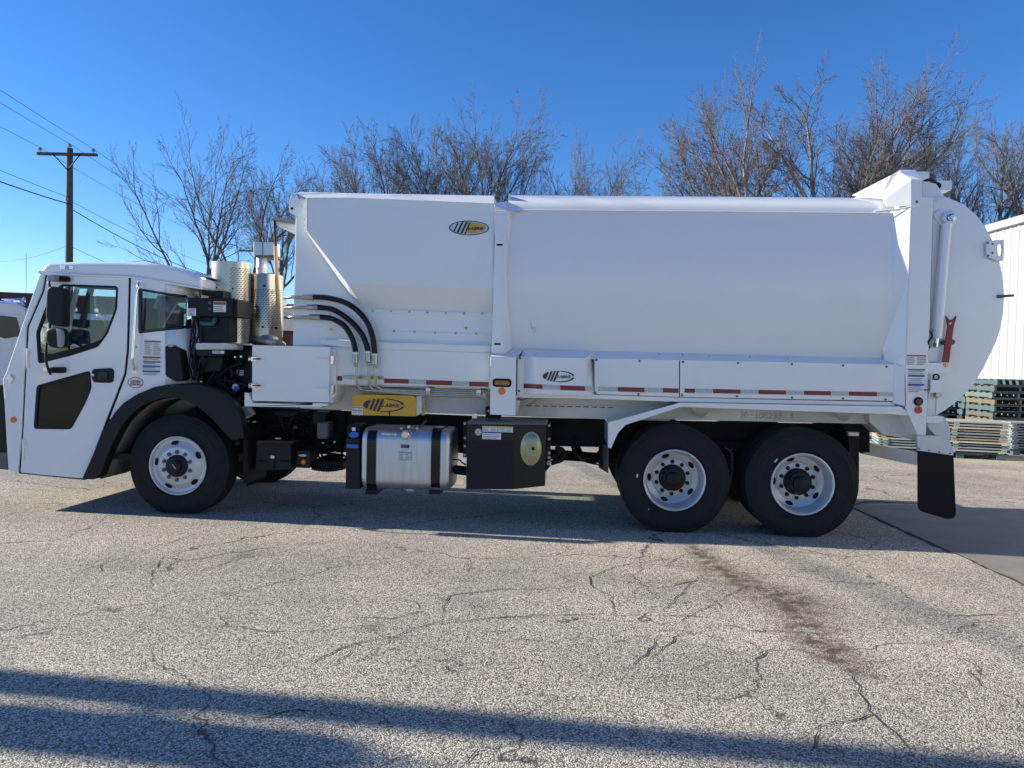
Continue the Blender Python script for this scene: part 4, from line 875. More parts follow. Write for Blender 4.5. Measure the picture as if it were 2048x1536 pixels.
# ---- yellow valve cover
yb = prism('valve_cover', rnd([(704, 794), (709, 788.5), (826, 791), (832.5, 797), (832, 833), (703, 830)], 3), 0.05, 0.30, YEL, T, bevel=0.004)
prism('valve_cover_return', [(832.5, 793), (843, 791), (843, 826), (832, 832)], 0.07, 0.3, UNDER, T)
logo(768, 810.5, 41.5, 13.4, 0.05, yb, 'black')
prism('cover_slit', [(778, 824), (780, 824), (780.5, 832), (778.5, 832)], 0.046, 0.06, FLAP, yb)
label(704, 813, 725.5, 829.5, 0.05, yb, bars=[(0.06, 0.16, LRED), (0.48, 0.58, LRED)], lines=6, cols=2)
prism('cover_bracket', [(836, 802), (842, 800), (845, 826), (838, 828)], 0.1, 0.2, UNDER, T)
for x_, y_ in ((847, 812), (849, 821), (846, 827)): bolt(x_, y_, 0.15, 4, BRASS, T)
# ---- hydraulic hoses with fittings and tubes
YP = -0.03
H1 = [(623, 594), (640, 594.3), (660, 596.5), (690, 605), (716, 622), (736, 648), (746, 678), (749.5, 709)]
H2 = [(632, 614.5), (650, 616), (670, 621), (700, 641), (723, 667), (733, 690), (736, 704)]
H3 = [(637, 634), (652, 635), (668, 639), (690, 653), (704, 676), (709.5, 694), (711, 706)]
for h_, x0_, dn in ((H1, 580, (751, 755)), (H2, 582, (737, 755)), (H3, 582, (712.5, 755))):
    ho = tube('hydraulic_hose', spl([pt(x_, y_, YP) for x_, y_ in h_], 6), 0.0285, HOSE, T, n=12)
    y0_ = h_[0][1]
    tube('hose_ferrule', [pt(h_[0][0] - 17, y0_, YP), pt(h_[0][0] + 4, y0_, YP)], 0.031, ZINC, ho, n=10)
    tube('steel_tube', spl([pt(x0_ - 12, y0_ + 1, YP + 0.25), pt(x0_ - 4, y0_ + 1, YP + 0.05), pt(x0_ + 5, y0_, YP), pt(h_[0][0] - 16, y0_, YP)], 4), 0.018, ZINC, ho, n=8)
    xe, ye = h_[-1]
    tube('hose_ferrule', [pt(xe - 0.2, ye - 2, YP), pt(xe + 0.3, ye + 20, YP)], 0.031, ZINC, ho, n=10); tube('hose_clamp', [pt(xe, ye - 1, YP), pt(xe, ye + 2, YP)], 0.033, LBL, ho, n=10)
    tube('hose_fitting', [pt(xe + 0.3, ye + 19, YP), pt(xe + 0.8, ye + 27, YP)], 0.024, ZINC, ho, n=6)
def line(off, x0, y0, x1):
    return spl([pt(x0, 728, YP), pt(x0 + 0.8, 755, YP), pt(x0 + 2, 770, YP + 0.02), pt(x0 + 10, y0 - 1, YP + 0.05), pt(x0 + 26, y0 + 1, YP + 0.06), pt(860, 784 + off, YP + 0.06), pt(955, 787 + off, YP + 0.06), pt(968, 790 + off, YP + 0.06), pt(978, 800 + off, YP + 0.1), pt(988, 811 + off, YP + 0.15), pt(998, 812 + off, YP + 0.15), pt(1050, 802 + off, YP + 0.15), pt(x1, 794, YP + 0.15), pt(x1 + 6, 784, YP + 0.15)], 6)
for off, x0, y0, x1 in ((-1.5, 750.5, 778, 1060), (2.5, 737, 780, 1072), (6.0, 712.5, 780, 1080)):
    tube('hydraulic_tube', line(off, x0, y0, x1), 0.0135, ZINC, T, n=8)
prism('tube_clamp_rail', [(687, 751), (766, 753), (766, 759), (687, 757)], 0.03, 0.06, ZINC, T, bevel=0.003)
for x_ in (712.8, 737.3, 751): bolt(x_, 756, YP - 0.02, 4.2, BRASS, T, 'tube_clamp')
for x_, y_ in ((856, 780), (957, 784)):
    cl_ = box('tube_clamp', x_ - 4.5, y_ - 4, x_ + 4.5, y_ + 5, 0.0, 0.05, CHROME, T, bevel=0.003); bolt(x_, y_ + 8, 0.0, 2.5, BRASS, cl_); box('clamp_block', x_ - 4, y_ + 2, x_ + 4, y_ + 9, -0.01, 0.05, ZINC, cl_, bevel=0.003)
# ---- rear post, hood and tailgate
rpost = prism('rear_post', [(1822, 414), (1866, 412), (1858, 690), (1852, 870), (1834, 870), (1822, 840), (1812, 812), (1810, 735), (1812, 710), (1817, 560)], -0.07, 0.25, WHITE2, T, bevel=0.005)
surf('post_facet', [(1822, 413, -0.07), (1817, 560, -0.07), (1812, 710, -0.07), (1809, 760, -0.07), (1770, 735, 0.06), (1766, 700, 0.07), (1776, 560, 0.015), (1780, 424, 0.05)], [(0, 7, 6, 1), (1, 6, 5, 2), (2, 5, 4, 3)], WHITE2, T, solid=0.01)
surf('post_foot', [(1809, 736, -0.07), (1770, 727, 0.05), (1786, 729, -0.03), (1786, 806, -0.03), (1810, 812, -0.07)], [(0, 1, 2), (0, 2, 3, 4)], WHITE2, T, solid=0.01)
hd = [(1762, 392, 0.10), (1781, 351, 0.32), (1800, 339.5, 0.40), (1830, 339.5, 0.40), (1844, 358.5, -0.075), (1822, 358.5, -0.075), (1802, 346, 0.1), (1770, 398, 0.0), (1774, 414, 0.0), (1822, 411, -0.075), (1844, 394.5, -0.075), (1867, 396, -0.075), (1866, 411.5, -0.075), (1704, 390.5, 0.45), (1783, 350, 0.42)]
surf('tail_hood', hd, [(2, 3, 4, 5, 6), (6, 5, 9, 8, 7), (1, 2, 6, 7, 0), (5, 4, 10, 11, 12, 9), (13, 0, 1, 14), (0, 7, 8)], WHITE2, T, solid=0.008)
wbox('tail_hood_core', pt(1800, 370, 0.5).x, pt(1858, 370, 0.5).x, 0.5, 1.9, pt(1800, 420, 0.5).z, pt(1800, 343, 0.5).z, WHITE2, T)
disc('hood_bolt', 1834, 403.5, 3, -0.078, 0.01, DGREY, T, n=12)
surf('hood_lip', [(1748, 421, 0.03), (1790, 418, -0.03), (1822, 412, -0.08), (1868, 411, -0.08), (1868, 414, -0.07), (1822, 415, -0.07), (1792, 421, -0.02), (1750, 424, 0.04)], [(0, 1, 6, 7), (1, 2, 5, 6), (2, 3, 4, 5)], WHITE2, T, solid=0.006)
arc = [(1889, 392), (1910, 400), (1932, 411), (1953, 429), (1970, 451), (1984, 477), (1994, 504), (2003, 535), (2008, 563), (2009.5, 592), (2008, 622), (2003, 652), (1995, 680), (1983, 706), (1968, 736), (1950, 767), (1931, 788), (1911, 806), (1892, 820), (1873, 831)]
tg = prism('tailgate', [(1866, 396)] + arc + [(1853, 836)], 0.06, 2.40, WHITE2, T, bevel=0.012)
prism('tailgate_channel', [(1867, 402), (1889, 398), (1888, 422), (1880, 445), (1872, 640), (1866, 690), (1856, 700), (1863, 560)], 0.045, 0.1, WHITE2, T, bevel=0.004)
prism('tailgate_roof', [(1845, 362), (1872, 367), (1889, 392), (1930, 409), (1866, 410), (1845, 395)], 0.12, 2.3, WHITE2, T, bevel=0.004)
prism('cylinder_mount', rnd([(1866, 430), (1878, 418), (1898, 420), (1908, 436), (1900, 455), (1880, 450)], 4), 0.03, 0.1, WHITE2, T, bevel=0.004)
pv = pt(1900, 435.5, -0.01)
lathe('pivot_pin', [(0.0001, -0.05), (0.02, -0.05), (0.022, -0.035), (0.034, -0.03), (0.034, 0.0), (0.055, 0.0), (0.06, 0.01), (0.06, 0.05)], pv, CHROME, T, n=20)
lathe('pivot_sleeve', [(0.04, -0.01), (0.062, -0.005), (0.066, 0.0), (0.066, 0.08)], pv, WHITE2, T, n=24)
cyl_ = tube('lift_cylinder', [pt(1893.5, 449, 0.0), pt(1874, 677, 0.0)], 0.046, WHITE2, T, n=20)
tube('cylinder_collar', [pt(1893.6, 448, 0.0), pt(1892.8, 456, 0.0)], 0.050, WHITE2, cyl_, n=20)
tube('cylinder_line', [pt(1885, 460, 0.02), pt(1866, 657, 0.02)], 0.018, WHITE2, cyl_, n=10)
tube('cylinder_rod_end', [pt(1874, 676, 0.0), pt(1872, 694, 0.0)], 0.022, CHROME, cyl_, n=12)
prism('rod_bracket', [(1858, 700), (1866, 690), (1882, 690), (1880, 724), (1856, 724)], 0.02, 0.1, WHITE2, T, bevel=0.004)
tube('bracket_hose', spl([pt(1858, 660, -0.05), pt(1864, 672, -0.07), pt(1857, 684, -0.07), pt(1858, 696, -0.05)], 5), 0.010, HOSE, T, n=7)
disc('rod_pin', 1874, 690, 5, -0.02, 0.03, DGREY, T, n=14)
lv = prism('safety_prop', [(1892, 631), (1896, 636), (1900, 640), (1907, 638), (1912, 631), (1913.5, 634), (1908, 652), (1903, 690), (1898.5, 725), (1885, 724), (1890, 690), (1896, 652)], -0.03, -0.01, RED, T, holes=[[(1898, 646), (1906, 644), (1902, 652)]], bevel=0.002)
disc('prop_bolt', 1905, 684, 5.5, 0.0, 0.07, DGREY, T, n=14); disc('prop_bolt', 1889, 685, 5, 0.02, 0.05, DGREY, T, n=14)
prism('latch_plate', rnd([(1853, 725), (1900, 726), (1903, 735), (1900, 746), (1853, 748)], 4), -0.04, 0.08, WHITE2, T, bevel=0.004)
bolt(1892, 730, -0.045, 5, BRASS, T, 'latch_bolt')
prism('latch_block', [(1862, 760), (1884, 760), (1882, 785), (1860, 786)], -0.05, 0.08, WHITE2, T, bevel=0.004)
lathe('latch_ring', [(0.022, -0.01), (0.03, -0.012), (0.03, 0.0), (0.022, 0.0)], pt(1872, 754, 0.05), FLAP, T, n=20)
tube('latch_pin', [pt(1862, 748, -0.09), pt(1861, 776, -0.10), pt(1857, 793, -0.11)], 0.008, ZINC, T, n=8)
tube('latch_cord', spl([pt(1848, 779, -0.09), pt(1853, 780, -0.10), pt(1862, 777, -0.10)], 4), 0.006, DGREY, T, n=6)
lathe('latch_eye', [(0.012, -0.03), (0.03, -0.03), (0.034, -0.01), (0.034, 0.02)], pt(1875, 789, 0.02), ZINC, T, n=18)
mk('tailgate_edge', *tube_data([pt(1874, 792, 0.055), pt(1872, 830, 0.055)], 0.008, 6), WHITE2, T)
lb = prism('lift_eye', rnd([(1974, 484), (1990, 480), (2008, 479), (2007, 522), (1996, 522), (1974, 512)], 3), 0.02, 0.05, WHITE2, T, holes=[rnd([(1995, 490), (2004, 486), (2006, 500), (2004, 512), (1997, 512), (1995, 502)], 3)], bevel=0.003)
for x_, y_ in ((1976, 486), (1976, 511), (1985, 488), (1985, 506)): bolt(x_, y_, 0.02, 2.2, DGREY, lb)
tube('tailgate_pin', [pt(1995, 593, 0.06), pt(2004, 592.6, 0.03), pt(2016, 591.5, 0.03), pt(2027, 591, 0.03)], [0.018, 0.015, 0.013, 0.013], DGREY, T, n=8)
cmr = prism('rear_camera', [(1872, 362), (1904, 361), (1904, 380), (1878, 381)], 0.25, 0.42, WHITE2, T, bevel=0.004)
disc('camera_lens', 1876, 371, 7, 0.23, 0.05, FLAP, cmr); tube('camera_cable', spl([pt(1845, 365, 0.2), pt(1856, 360, 0.22), pt(1866, 361, 0.24), pt(1874, 370, 0.25)], 5), 0.016, BLACK, cmr, n=8)
label(1812.5, 710, 1852.5, 731, -0.07, rpost, bars=[(0.0, 0.12, LRED)], lines=6, cols=2)
label(1815, 737, 1849, 786, -0.07, rpost, bars=[(0.02, 0.08, LRED), (0.26, 0.34, LBLU), (0.62, 0.70, LBLU)], lines=13)
tl = disc('tail_lamp', 1837.5, 803, 9, -0.085, 0.02, FLAP, rpost); disc('lamp_lens', 1838, 803.5, 6.2, -0.09, 0.008, mat('dim_red_lens', (0.16, 0.01, 0.01), 0.2, var=0.2, scale=30), tl)
disc('reflector', 1837, 820, 7.8, -0.08, 0.012, REDL, rpost)
prism('post_brace', [(1810, 812), (1822, 815), (1838, 866), (1834, 868)], -0.078, -0.06, WHITE2, rpost, bevel=0.002)
# tail underside
prism('tail_sill', [(1853, 832), (1886, 834), (1885, 846), (1853, 846)], -0.05, 0.4, WHITE2, T, bevel=0.004)
prism('tail_shell', rnd([(1853, 846), (1886, 830), (1896, 845), (1901, 862), (1900, 885), (1880, 880), (1858, 858)], 5), 0.05, 2.3, UNDER, T, bevel=0.004)
prism('flap_bracket', [(1834, 870), (1880, 872), (1900, 885), (1907, 898), (1907, 911), (1836, 901)], 0.02, 0.06, UNDER, T, bevel=0.003)
fp = prism('mud_flap', rnd([(1836, 899), (1907, 909), (1909, 960), (1912, 1030), (1906, 1037), (1892, 1038), (1840, 1022), (1836, 1012)], 6), 0.03, 0.045, FLAP, T)
for x_, y_ in ((1838, 897), (1858, 900.5), (1879, 904), (1900, 907)): bolt(x_, y_, 0.018, 1.8, DGREY, fp)
prism('rear_step', [(1718, 870), (1727, 872), (1740, 885), (1765, 892), (1838, 905), (1838, 931), (1800, 924), (1725, 908), (1733, 898)], 0.9, 1.0, UNDER, T, bevel=0.004)
prism('tail_wedge', [(1735, 812), (1786, 812), (1830, 842), (1834, 872), (1850, 885), (1766, 868), (1740, 845)], 0.15, 2.1, UNDER, T, bevel=0.004)
prism('inner_flap', [(1697, 866), (1718, 870), (1718, 965), (1713, 977), (1700, 975)], 0.06, 0.6, FLAP, T)
box('flap_clip', 1697, 864, 1718, 872, 0.05, 0.1, ZINC, T)
prism('rear_crossmember', [(1680, 840), (1775, 846), (1768, 866), (1690, 862)], 0.5, 1.9, CHASSIS, T, bevel=0.01)
# ---- rear fender
YFn = -0.06
fen2 = prism('rear_fender_lip', [(1216, 845), (1361, 805), (1800, 813), (1815, 822), (1817, 832), (1790, 829), (1361, 814), (1251, 850), (1236, 866), (1222, 897), (1216, 895)], YFn, YFn + 0.03, WHITE2, T, bevel=0.004)
def fend(path, name, Y0, Y1, mat_, th):
    v_ = []
    for x_, y_ in path:
        p = pt(x_, y_, Y0); v_ += [p, Vector((p.x, Y1, p.z))]
    return mk(name, v_, [(2 * i, 2 * i + 1, 2 * i + 3, 2 * i + 2) for i in range(len(path) - 1)], mat_, T, solid=th)
fend([(1216, 892), (1216, 847), (1361, 807), (1800, 815)], 'rear_fender', YFn + 0.005, 0.62, WHITE2, 0.012)
prism('fender_flap', [(1199, 884), (1217, 893), (1217, 946), (1199, 932)], 0.3, 0.31, FLAP, T)
mk('fender_flap', [pt(1217, 893, YFn + 0.02), pt(1217, 946, YFn + 0.02), pt(1199, 935, 0.6), pt(1199, 884, 0.6)], [(0, 1, 2, 3)], mat('worn_rubber', (0.07, 0.065, 0.06), 0.7, var=0.3, scale=12), T, solid=0.01)
side = prism('subframe_side', [(1300, 812), (1361, 812), (1790, 822), (1790, 846), (1740, 848), (1300, 838)], 0.28, 0.4, UNDER, T, bevel=0.004)
for x_ in (1404, 1692):
    mk('fender_gusset', [pt(x_ - 25, 812 + (x_ - 1404) * 0.02, 0.0), pt(x_ + 22, 814 + (x_ - 1404) * 0.02, 0.0), pt(x_ + 2, 836 + (x_ - 1404) * 0.02, 0.27), pt(x_ - 8, 836 + (x_ - 1404) * 0.02, 0.27)], [(0, 1, 2, 3)], UNDER, T, solid=0.015)
PEN = mat('chalk_marker', (0.44, 0.44, 0.42), 0.9, var=0.3, scale=30)
text('lettering', '20', 1480, 836, 0.279, 15, PEN, side, hpx=13); text('lettering', '108233', 1512, 837.5, 0.279, 50, PEN, side, hpx=14); text('lettering', '1', 1582, 838, 0.279, 4, PEN, side, hpx=12)
# ---- chassis
for y_ in (0.78, 1.62):
    prism('frame_rail', [(390, 810), (985, 834), (1740, 850), (1740, 905), (985, 890), (390, 868)], y_, y_ + 0.08, CHASSIS, T, bevel=0.006)
for k in range(12):
    x_ = 1110 + k * 52; 
    for dy in (12, 34): bolt(x_ + (dy * 0.8), 838 + dy + (x_ - 1110) * 0.02, 0.78, 3, CHASSIS, T)
for x_ in (620, 760, 900, 1080, 1160, 1477):
    p = pt(x_, 870, 0.85); wbox('crossmember', p.x - 0.06, p.x + 0.06, 0.85, 1.63, p.z - 0.12, p.z + 0.1, CHASSIS, T, bevel=0.01)
prism('transmission', rnd([(470, 815), (640, 818), (690, 850), (690, 890), (600, 905), (480, 900)], 14), 0.95, 1.55, CHASSIS, T, bevel=0.05)
c_ = pt(700, 880, 1.2); tube('drive_shaft', [c_, pt(1330, 925, 1.2)], 0.06, CHASSIS, T)
prism('suspension_beam', [(1400, 880), (1560, 884), (1540, 915), (1477, 935), (1420, 912)], 0.68, 0.78, CHASSIS, T, bevel=0.02)
for x_ in (1459, 1462): 
    sp_ = [pt(x_ + 4 * math.cos(k * 0.9), 898 + k * 1.2, 0.55 + 0.03 * math.sin(k * 0.9)) for k in range(50)]
    tube('brake_hose', sp_, 0.008, DGREY, T, n=5)
tube('brake_hose', spl([pt(1455, 985, 0.5), pt(1462, 960, 0.45), pt(1464, 910, 0.45), pt(1450, 895, 0.5)], 5), 0.012, DGREY, T, n=6)
# battery box, air tank and other gear between the front wheel and the tanks
bb = prism('battery_box', [(513, 886), (581, 887), (582, 939), (510, 942)], 0.08, 0.55, BLACK, T, bevel=0.008)
prism('battery_lid', [(516, 880), (590, 881), (584, 888), (511, 887)], 0.06, 0.56, BLACKG, T, bevel=0.006)
tube('battery_latch', [pt(546, 913, 0.07), pt(547, 930, 0.06), pt(548, 938, 0.07)], 0.008, FLAP, bb, n=6); box('latch_hook', 541, 911, 549, 917, 0.05, 0.08, CHROME, bb)
box('lid_handle', 550, 876, 561, 878, 0.05, 0.07, ZINC, bb, bevel=0)
box('battery_rib', 516, 921, 532, 924, 0.07, 0.09, FLAP, bb, bevel=0); box('battery_rib', 561, 921, 579, 924, 0.07, 0.09, FLAP, bb, bevel=0)
lb2 = box('lamp_box', 593, 902, 620, 936, 0.16, 0.4, BLACK, T, bevel=0.006); disc('reflector', 606.5, 924, 4.6, 0.15, 0.012, AMB, lb2, n=16); disc('lamp_lens', 605, 911, 8.5, 0.15, 0.012, SILT, lb2, ry=2.4)
prism('air_dryer', rnd([(633, 845), (656, 845), (656, 878), (633, 878)], 4), 0.3, 0.5, DGREY, T, bevel=0.03)
prism('bracket_frame', [(548, 823), (590, 824), (590, 832), (548, 831)], 0.35, 0.42, CHASSIS, T, bevel=0.004)
for a_, b_ in (((558, 830), (570, 866)), ((585, 830), (572, 866)), ((556, 832), (585, 832))): tube('bracket_strut', [pt(a_[0], a_[1], 0.36), pt(b_[0], b_[1], 0.36)], 0.014, CHASSIS, T, n=6)
disc('red_fitting', 589.5, 855, 3.6, 0.38, 0.03, mat('faded_red', (0.16, 0.03, 0.03), 0.6, var=0.2), T)
for k in range(14): 
    x_ = 623 + k * 4.6; prism('cooler_fin', [(x_, 921 + k * 0.3), (x_ + 3, 921 + k * 0.3), (x_ + 3, 940 + 4 * math.sin(k / 13 * 3.1)), (x_, 940 + 4 * math.sin(k / 13 * 3.1))], 0.30, 0.9, CHASSIS, T)
prism('cooler_case', rnd([(621, 924), (688, 928), (684, 941), (640, 942), (622, 934)], 4), 0.33, 0.9, CHASSIS, T, bevel=0.01)
rg = random.Random(3)
for k in range(16):
    p0 = pt(rg.uniform(500, 690), rg.uniform(822, 850), 0.6); p1 = pt(rg.uniform(520, 690), rg.uniform(850, 900), 0.5); p2 = pt(rg.uniform(590, 690), rg.uniform(890, 930), 0.6)
    tube('air_line', spl([p0, p1, p2], 5), rg.uniform(0.007, 0.014), BLACK, T, n=6)
for k in range(14):
    x_, y_ = rg.uniform(496, 670), rg.uniform(822, 885); Y_ = 0.5 + rg.uniform(0, 0.2); w_, h_ = rg.uniform(10, 34), rg.uniform(8, 26)
    prism('chassis_part', rnd([(x_, y_), (x_ + w_, y_), (x_ + w_, y_ + h_), (x_, y_ + h_)], 4), Y_, Y_ + 0.25, rg.choice([CHASSIS, BLACK]), T, bevel=0.008)
prism('gearbox_shroud', [(490, 815), (690, 822), (690, 905), (600, 905), (500, 900)], 0.72, 0.78, CHASSIS, T)
for x_, y_ in ((497, 843), (506, 844), (510, 843.5), (487.5, 871), (492, 869), (500, 867), (646, 886), (669, 884), (670, 904), (688, 915)): bolt(x_, y_, 0.12 if x_ < 520 else 0.4, 2.2, ZINC, T)
# fluid tank with blue cap
dt = prism('fluid_tank', [(692, 876), (719, 877), (720, 978), (691, 978)], 0.02, 0.5, BLACK, T, bevel=0.006)
prism('tank_neck', [(694, 850), (719, 850), (719, 877), (693, 877)], 0.05, 0.4, CHASSIS, T, bevel=0.01)
disc('tank_cap', 707.5, 870, 9.4, 0.0, 0.05, BLUE, dt, ry=6); box('tank_label', 693.5, 889, 716.5, 896, 0.015, 0.03, BLUE, dt, bevel=0); box('tag', 704, 855, 711, 862, 0.03, 0.034, LBL, dt, bevel=0)
# aluminium fuel tank with straps
def dtank(x0, x1, y0, y1, Yn, Yf, name, mat_, grow=0.0, rr=0.13, parent=T):
    X0, X1, Z0, Z1 = rectw(x0, y0, x1, y1, Yn + 0.03); g = grow; out = []
    for cy_, cz_, w0 in ((Yn + rr, Z0 + rr, 180), (Yf - rr, Z0 + rr, 270), (Yf - rr, Z1 - rr, 0), (Yn + rr, Z1 - rr, 90)):
        for k in range(9):
            w = R(w0 + 90 * k / 8); out.append((cy_ + (rr + g) * math.cos(w), cz_ + (rr + g) * math.sin(w)))
    if grow == 0.0:
        rings = [(X0, 0.90), (X0 + 0.012, 0.965), (X0 + 0.035, 0.995), (X0 + 0.045, 1.0), (X1 - 0.045, 1.0), (X1 - 0.035, 0.995), (X1 - 0.012, 0.965), (X1, 0.90)]
    else: rings = [(X0, 1.0), (X1, 1.0)]
    cy0, cz0 = (Yn + Yf) / 2, (Z0 + Z1) / 2; n_ = len(out); v_ = []
    for x_, s_ in rings: v_ += [Vector((x_, cy0 + (y_ - cy0) * s_, cz0 + (z_ - cz0) * s_)) for y_, z_ in out]
    f_ = [(r_ * n_ + i, r_ * n_ + (i + 1) % n_, (r_ + 1) * n_ + (i + 1) % n_, (r_ + 1) * n_ + i) for r_ in range(len(rings) - 1) for i in range(n_)]
    f_ += [tuple(range(n_)), tuple(range(len(rings) * n_ - 1, (len(rings) - 1) * n_ - 1, -1))]
    return mk(name, v_, f_, mat_, parent, autos=45)
ft = dtank(723, 900, 858, 981, -0.03, 0.62, 'fuel_tank', ALU)
for x0, x1, x2, x3 in ((737, 756, 733, 751), (866, 884, 860, 879)):
    dtank((x0 + x2) / 2, (x1 + x3) / 2, 858, 981, -0.03, 0.62, 'tank_strap', BLACKG, 0.008, parent=ft)
    box('strap_foot', x2 - 2, 978, x3 + 2, 989, 0.1, 0.5, CHASSIS, ft, bevel=0.006)
s_ = dp; cpz = pt(812, 869, -0.035)
lathe('filler_cap', [(0.0001, -0.055), (0.035, -0.055), (0.046, -0.045), (0.048, -0.03), (0.05, -0.028), (0.05, 0.02), (0.058, 0.03), (0.058, 0.07)], cpz, CHROME, ft, n=24)
label(763, 866, 793, 877, -0.012, ft, bars=[(0, 0.2, LYEL)], lines=4, cols=2); label(801.5, 889, 818.5, 896, -0.032, ft, bg=NAVY, lines=2, name='part_label')
pl_ = label(797, 904, 822, 920, -0.031, ft, bg=ALU, lines=5, cols=2, name='data_plate')
for a_, b_ in (((797, 904), (822, 904.5)), ((822, 904.5), (822, 920)), ((797, 920), (822, 920))): tube('plate_edge', [pt(a_[0], a_[1], -0.034), pt(b_[0], b_[1], -0.034)], 0.002, DGREY, pl_, n=4)
tube('tank_sender', [pt(836, 857, 0.25), pt(853, 841, 0.3)], 0.014, DGREY, ft, n=6)
for x_, y_, m_ in ((803, 857, ZINC), (818, 854, CHROME), (834, 857, ZINC), (812, 853, DGREY)): bolt(x_, y_, 0.05, 3, m_, ft)
lathe('drain_sump', [(0.0001, -0.02), (0.07, -0.018), (0.08, 0.0), (0.08, 0.03)], Vector((pt(815, 981, 0).x, 0.16, pt(815, 981, 0).z - 0.012)), ALU, ft, axis='Z', n=20)
# hydraulic tank
YO = 0.02
ht = prism('hydraulic_tank', [(934, 848), (1024, 849), (1092, 849), (1090, 972), (1024, 979), (932, 978)], YO, 0.65, BLACKG, T, bevel=0.006)
prism('tank_front_plate', [(934, 882), (1026, 882), (1025, 978), (933, 977)], YO - 0.012, YO + 0.01, BLACK, ht, bevel=0.002)
prism('tank_top', [(936, 842), (1092, 846), (1094, 850), (934, 849)], YO, 0.6, DGREY, ht, bevel=0.004)
cpt = pt(1062, 897, YO); n_ = 36; v_ = [cpt + Vector((0, -0.012, 0))]
m1 = sc(1062, 897, YO)
for k, (rr_, yy_) in enumerate(((7, -0.020), (14, -0.018), (19, -0.006), (21.5, 0.0), (23, 0.0))):
    v_ += [Vector((cpt.x + m1 * rr_ * 0.92 * math.cos(2 * math.pi * j / n_), YO - 0.004 + yy_ * 1.0 - 0.004, cpt.z + m1 * rr_ * 1.47 * math.sin(2 * math.pi * j / n_))) for j in range(n_)]
f_ = [(0, 1 + j, 1 + (j + 1) % n_) for j in range(n_)] + [(1 + r_ * n_ + j, 1 + (r_ + 1) * n_ + j, 1 + (r_ + 1) * n_ + (j + 1) % n_, 1 + r_ * n_ + (j + 1) % n_) for r_ in range(4) for j in range(n_)]
mk('access_dome', v_, f_, mat('zinc_yellow', (0.34, 0.33, 0.22), 0.33, metal=0.85, var=0.12, scale=8), ht, smooth=True); disc('dome_bolt', 1066, 898, 3, YO - 0.04, 0.03, FLAP, ht, n=12)
disc('sight_glass', 956.5, 864, 6.8, YO - 0.012, 0.02, SILT, ht)
label(965, 852, 995, 863.5, YO, ht, bars=[(0.0, 0.25, LYEL)], lines=4, cols=2); label(996, 853, 1026, 864.5, YO, ht, bars=[(0.0, 0.25, LYEL)], lines=4, cols=2); label(964.5, 864.5, 1002, 878.5, YO, ht, bars=[(0.0, 0.14, LBLU)], lines=4)
fl_ = prism('tank_flange', [(927, 842), (934, 842), (933, 915), (926, 915)], 0.2, 0.24, BLACK, ht)
for y_ in (847, 876, 892, 910): bolt(930, y_, 0.2, 2.8, ZINC if y_ != 910 else LBL, fl_)
fr_ = prism('tank_flange', [(1092, 846), (1101, 846), (1101, 932), (1090, 945)], 0.2, 0.24, BLACK, ht)
for y_, r_ in ((851, 3), (878, 3), (906, 3.4), (915, 3.4), (926, 5)): bolt(1098, y_, 0.19, r_, ZINC, fr_)
def fit(pts_, r_=0.026): tube('hose_elbow', spl([pt(x_, y_, 0.25) for x_, y_ in pts_], 5), r_, CHASSIS, T, n=10)
fit([(1100, 914), (1110, 913), (1117, 908), (1119, 900)]); fit([(1102, 926), (1112, 923), (1124, 918), (1128, 908), (1123, 899), (1110, 898)], 0.028); fit([(1101, 886), (1110, 886), (1116, 892), (1117, 898)], 0.012)
tube('tank_outlet', [pt(900, 938, 0.25), pt(908, 939, 0.25), pt(909, 939, 0.25), pt(934, 942, 0.25)], [0.035, 0.035, 0.05, 0.05], CHASSIS, T, n=14)
tube('suction_line', spl([pt(900, 919, 0.2), pt(918, 920, 0.2), pt(924, 925, 0.2), pt(932, 930, 0.22)], 4), 0.009, BLACK, T, n=6)
box('valve_block', 944, 826, 954, 838, 0.15, 0.25, CHROME, T, bevel=0.006)
for k in range(6):
    tube('air_line', spl([pt(1143 + 3 * k, 893, 0.5 + 0.03 * k), pt(1150 + 4 * k, 908 + k, 0.5), pt(1168 + 3 * k, 922 + 1.5 * k - k * k * 0.5, 0.5), pt(1200, 930 - 6 * k, 0.55)], 6), 0.011, HOSE, T, n=6)
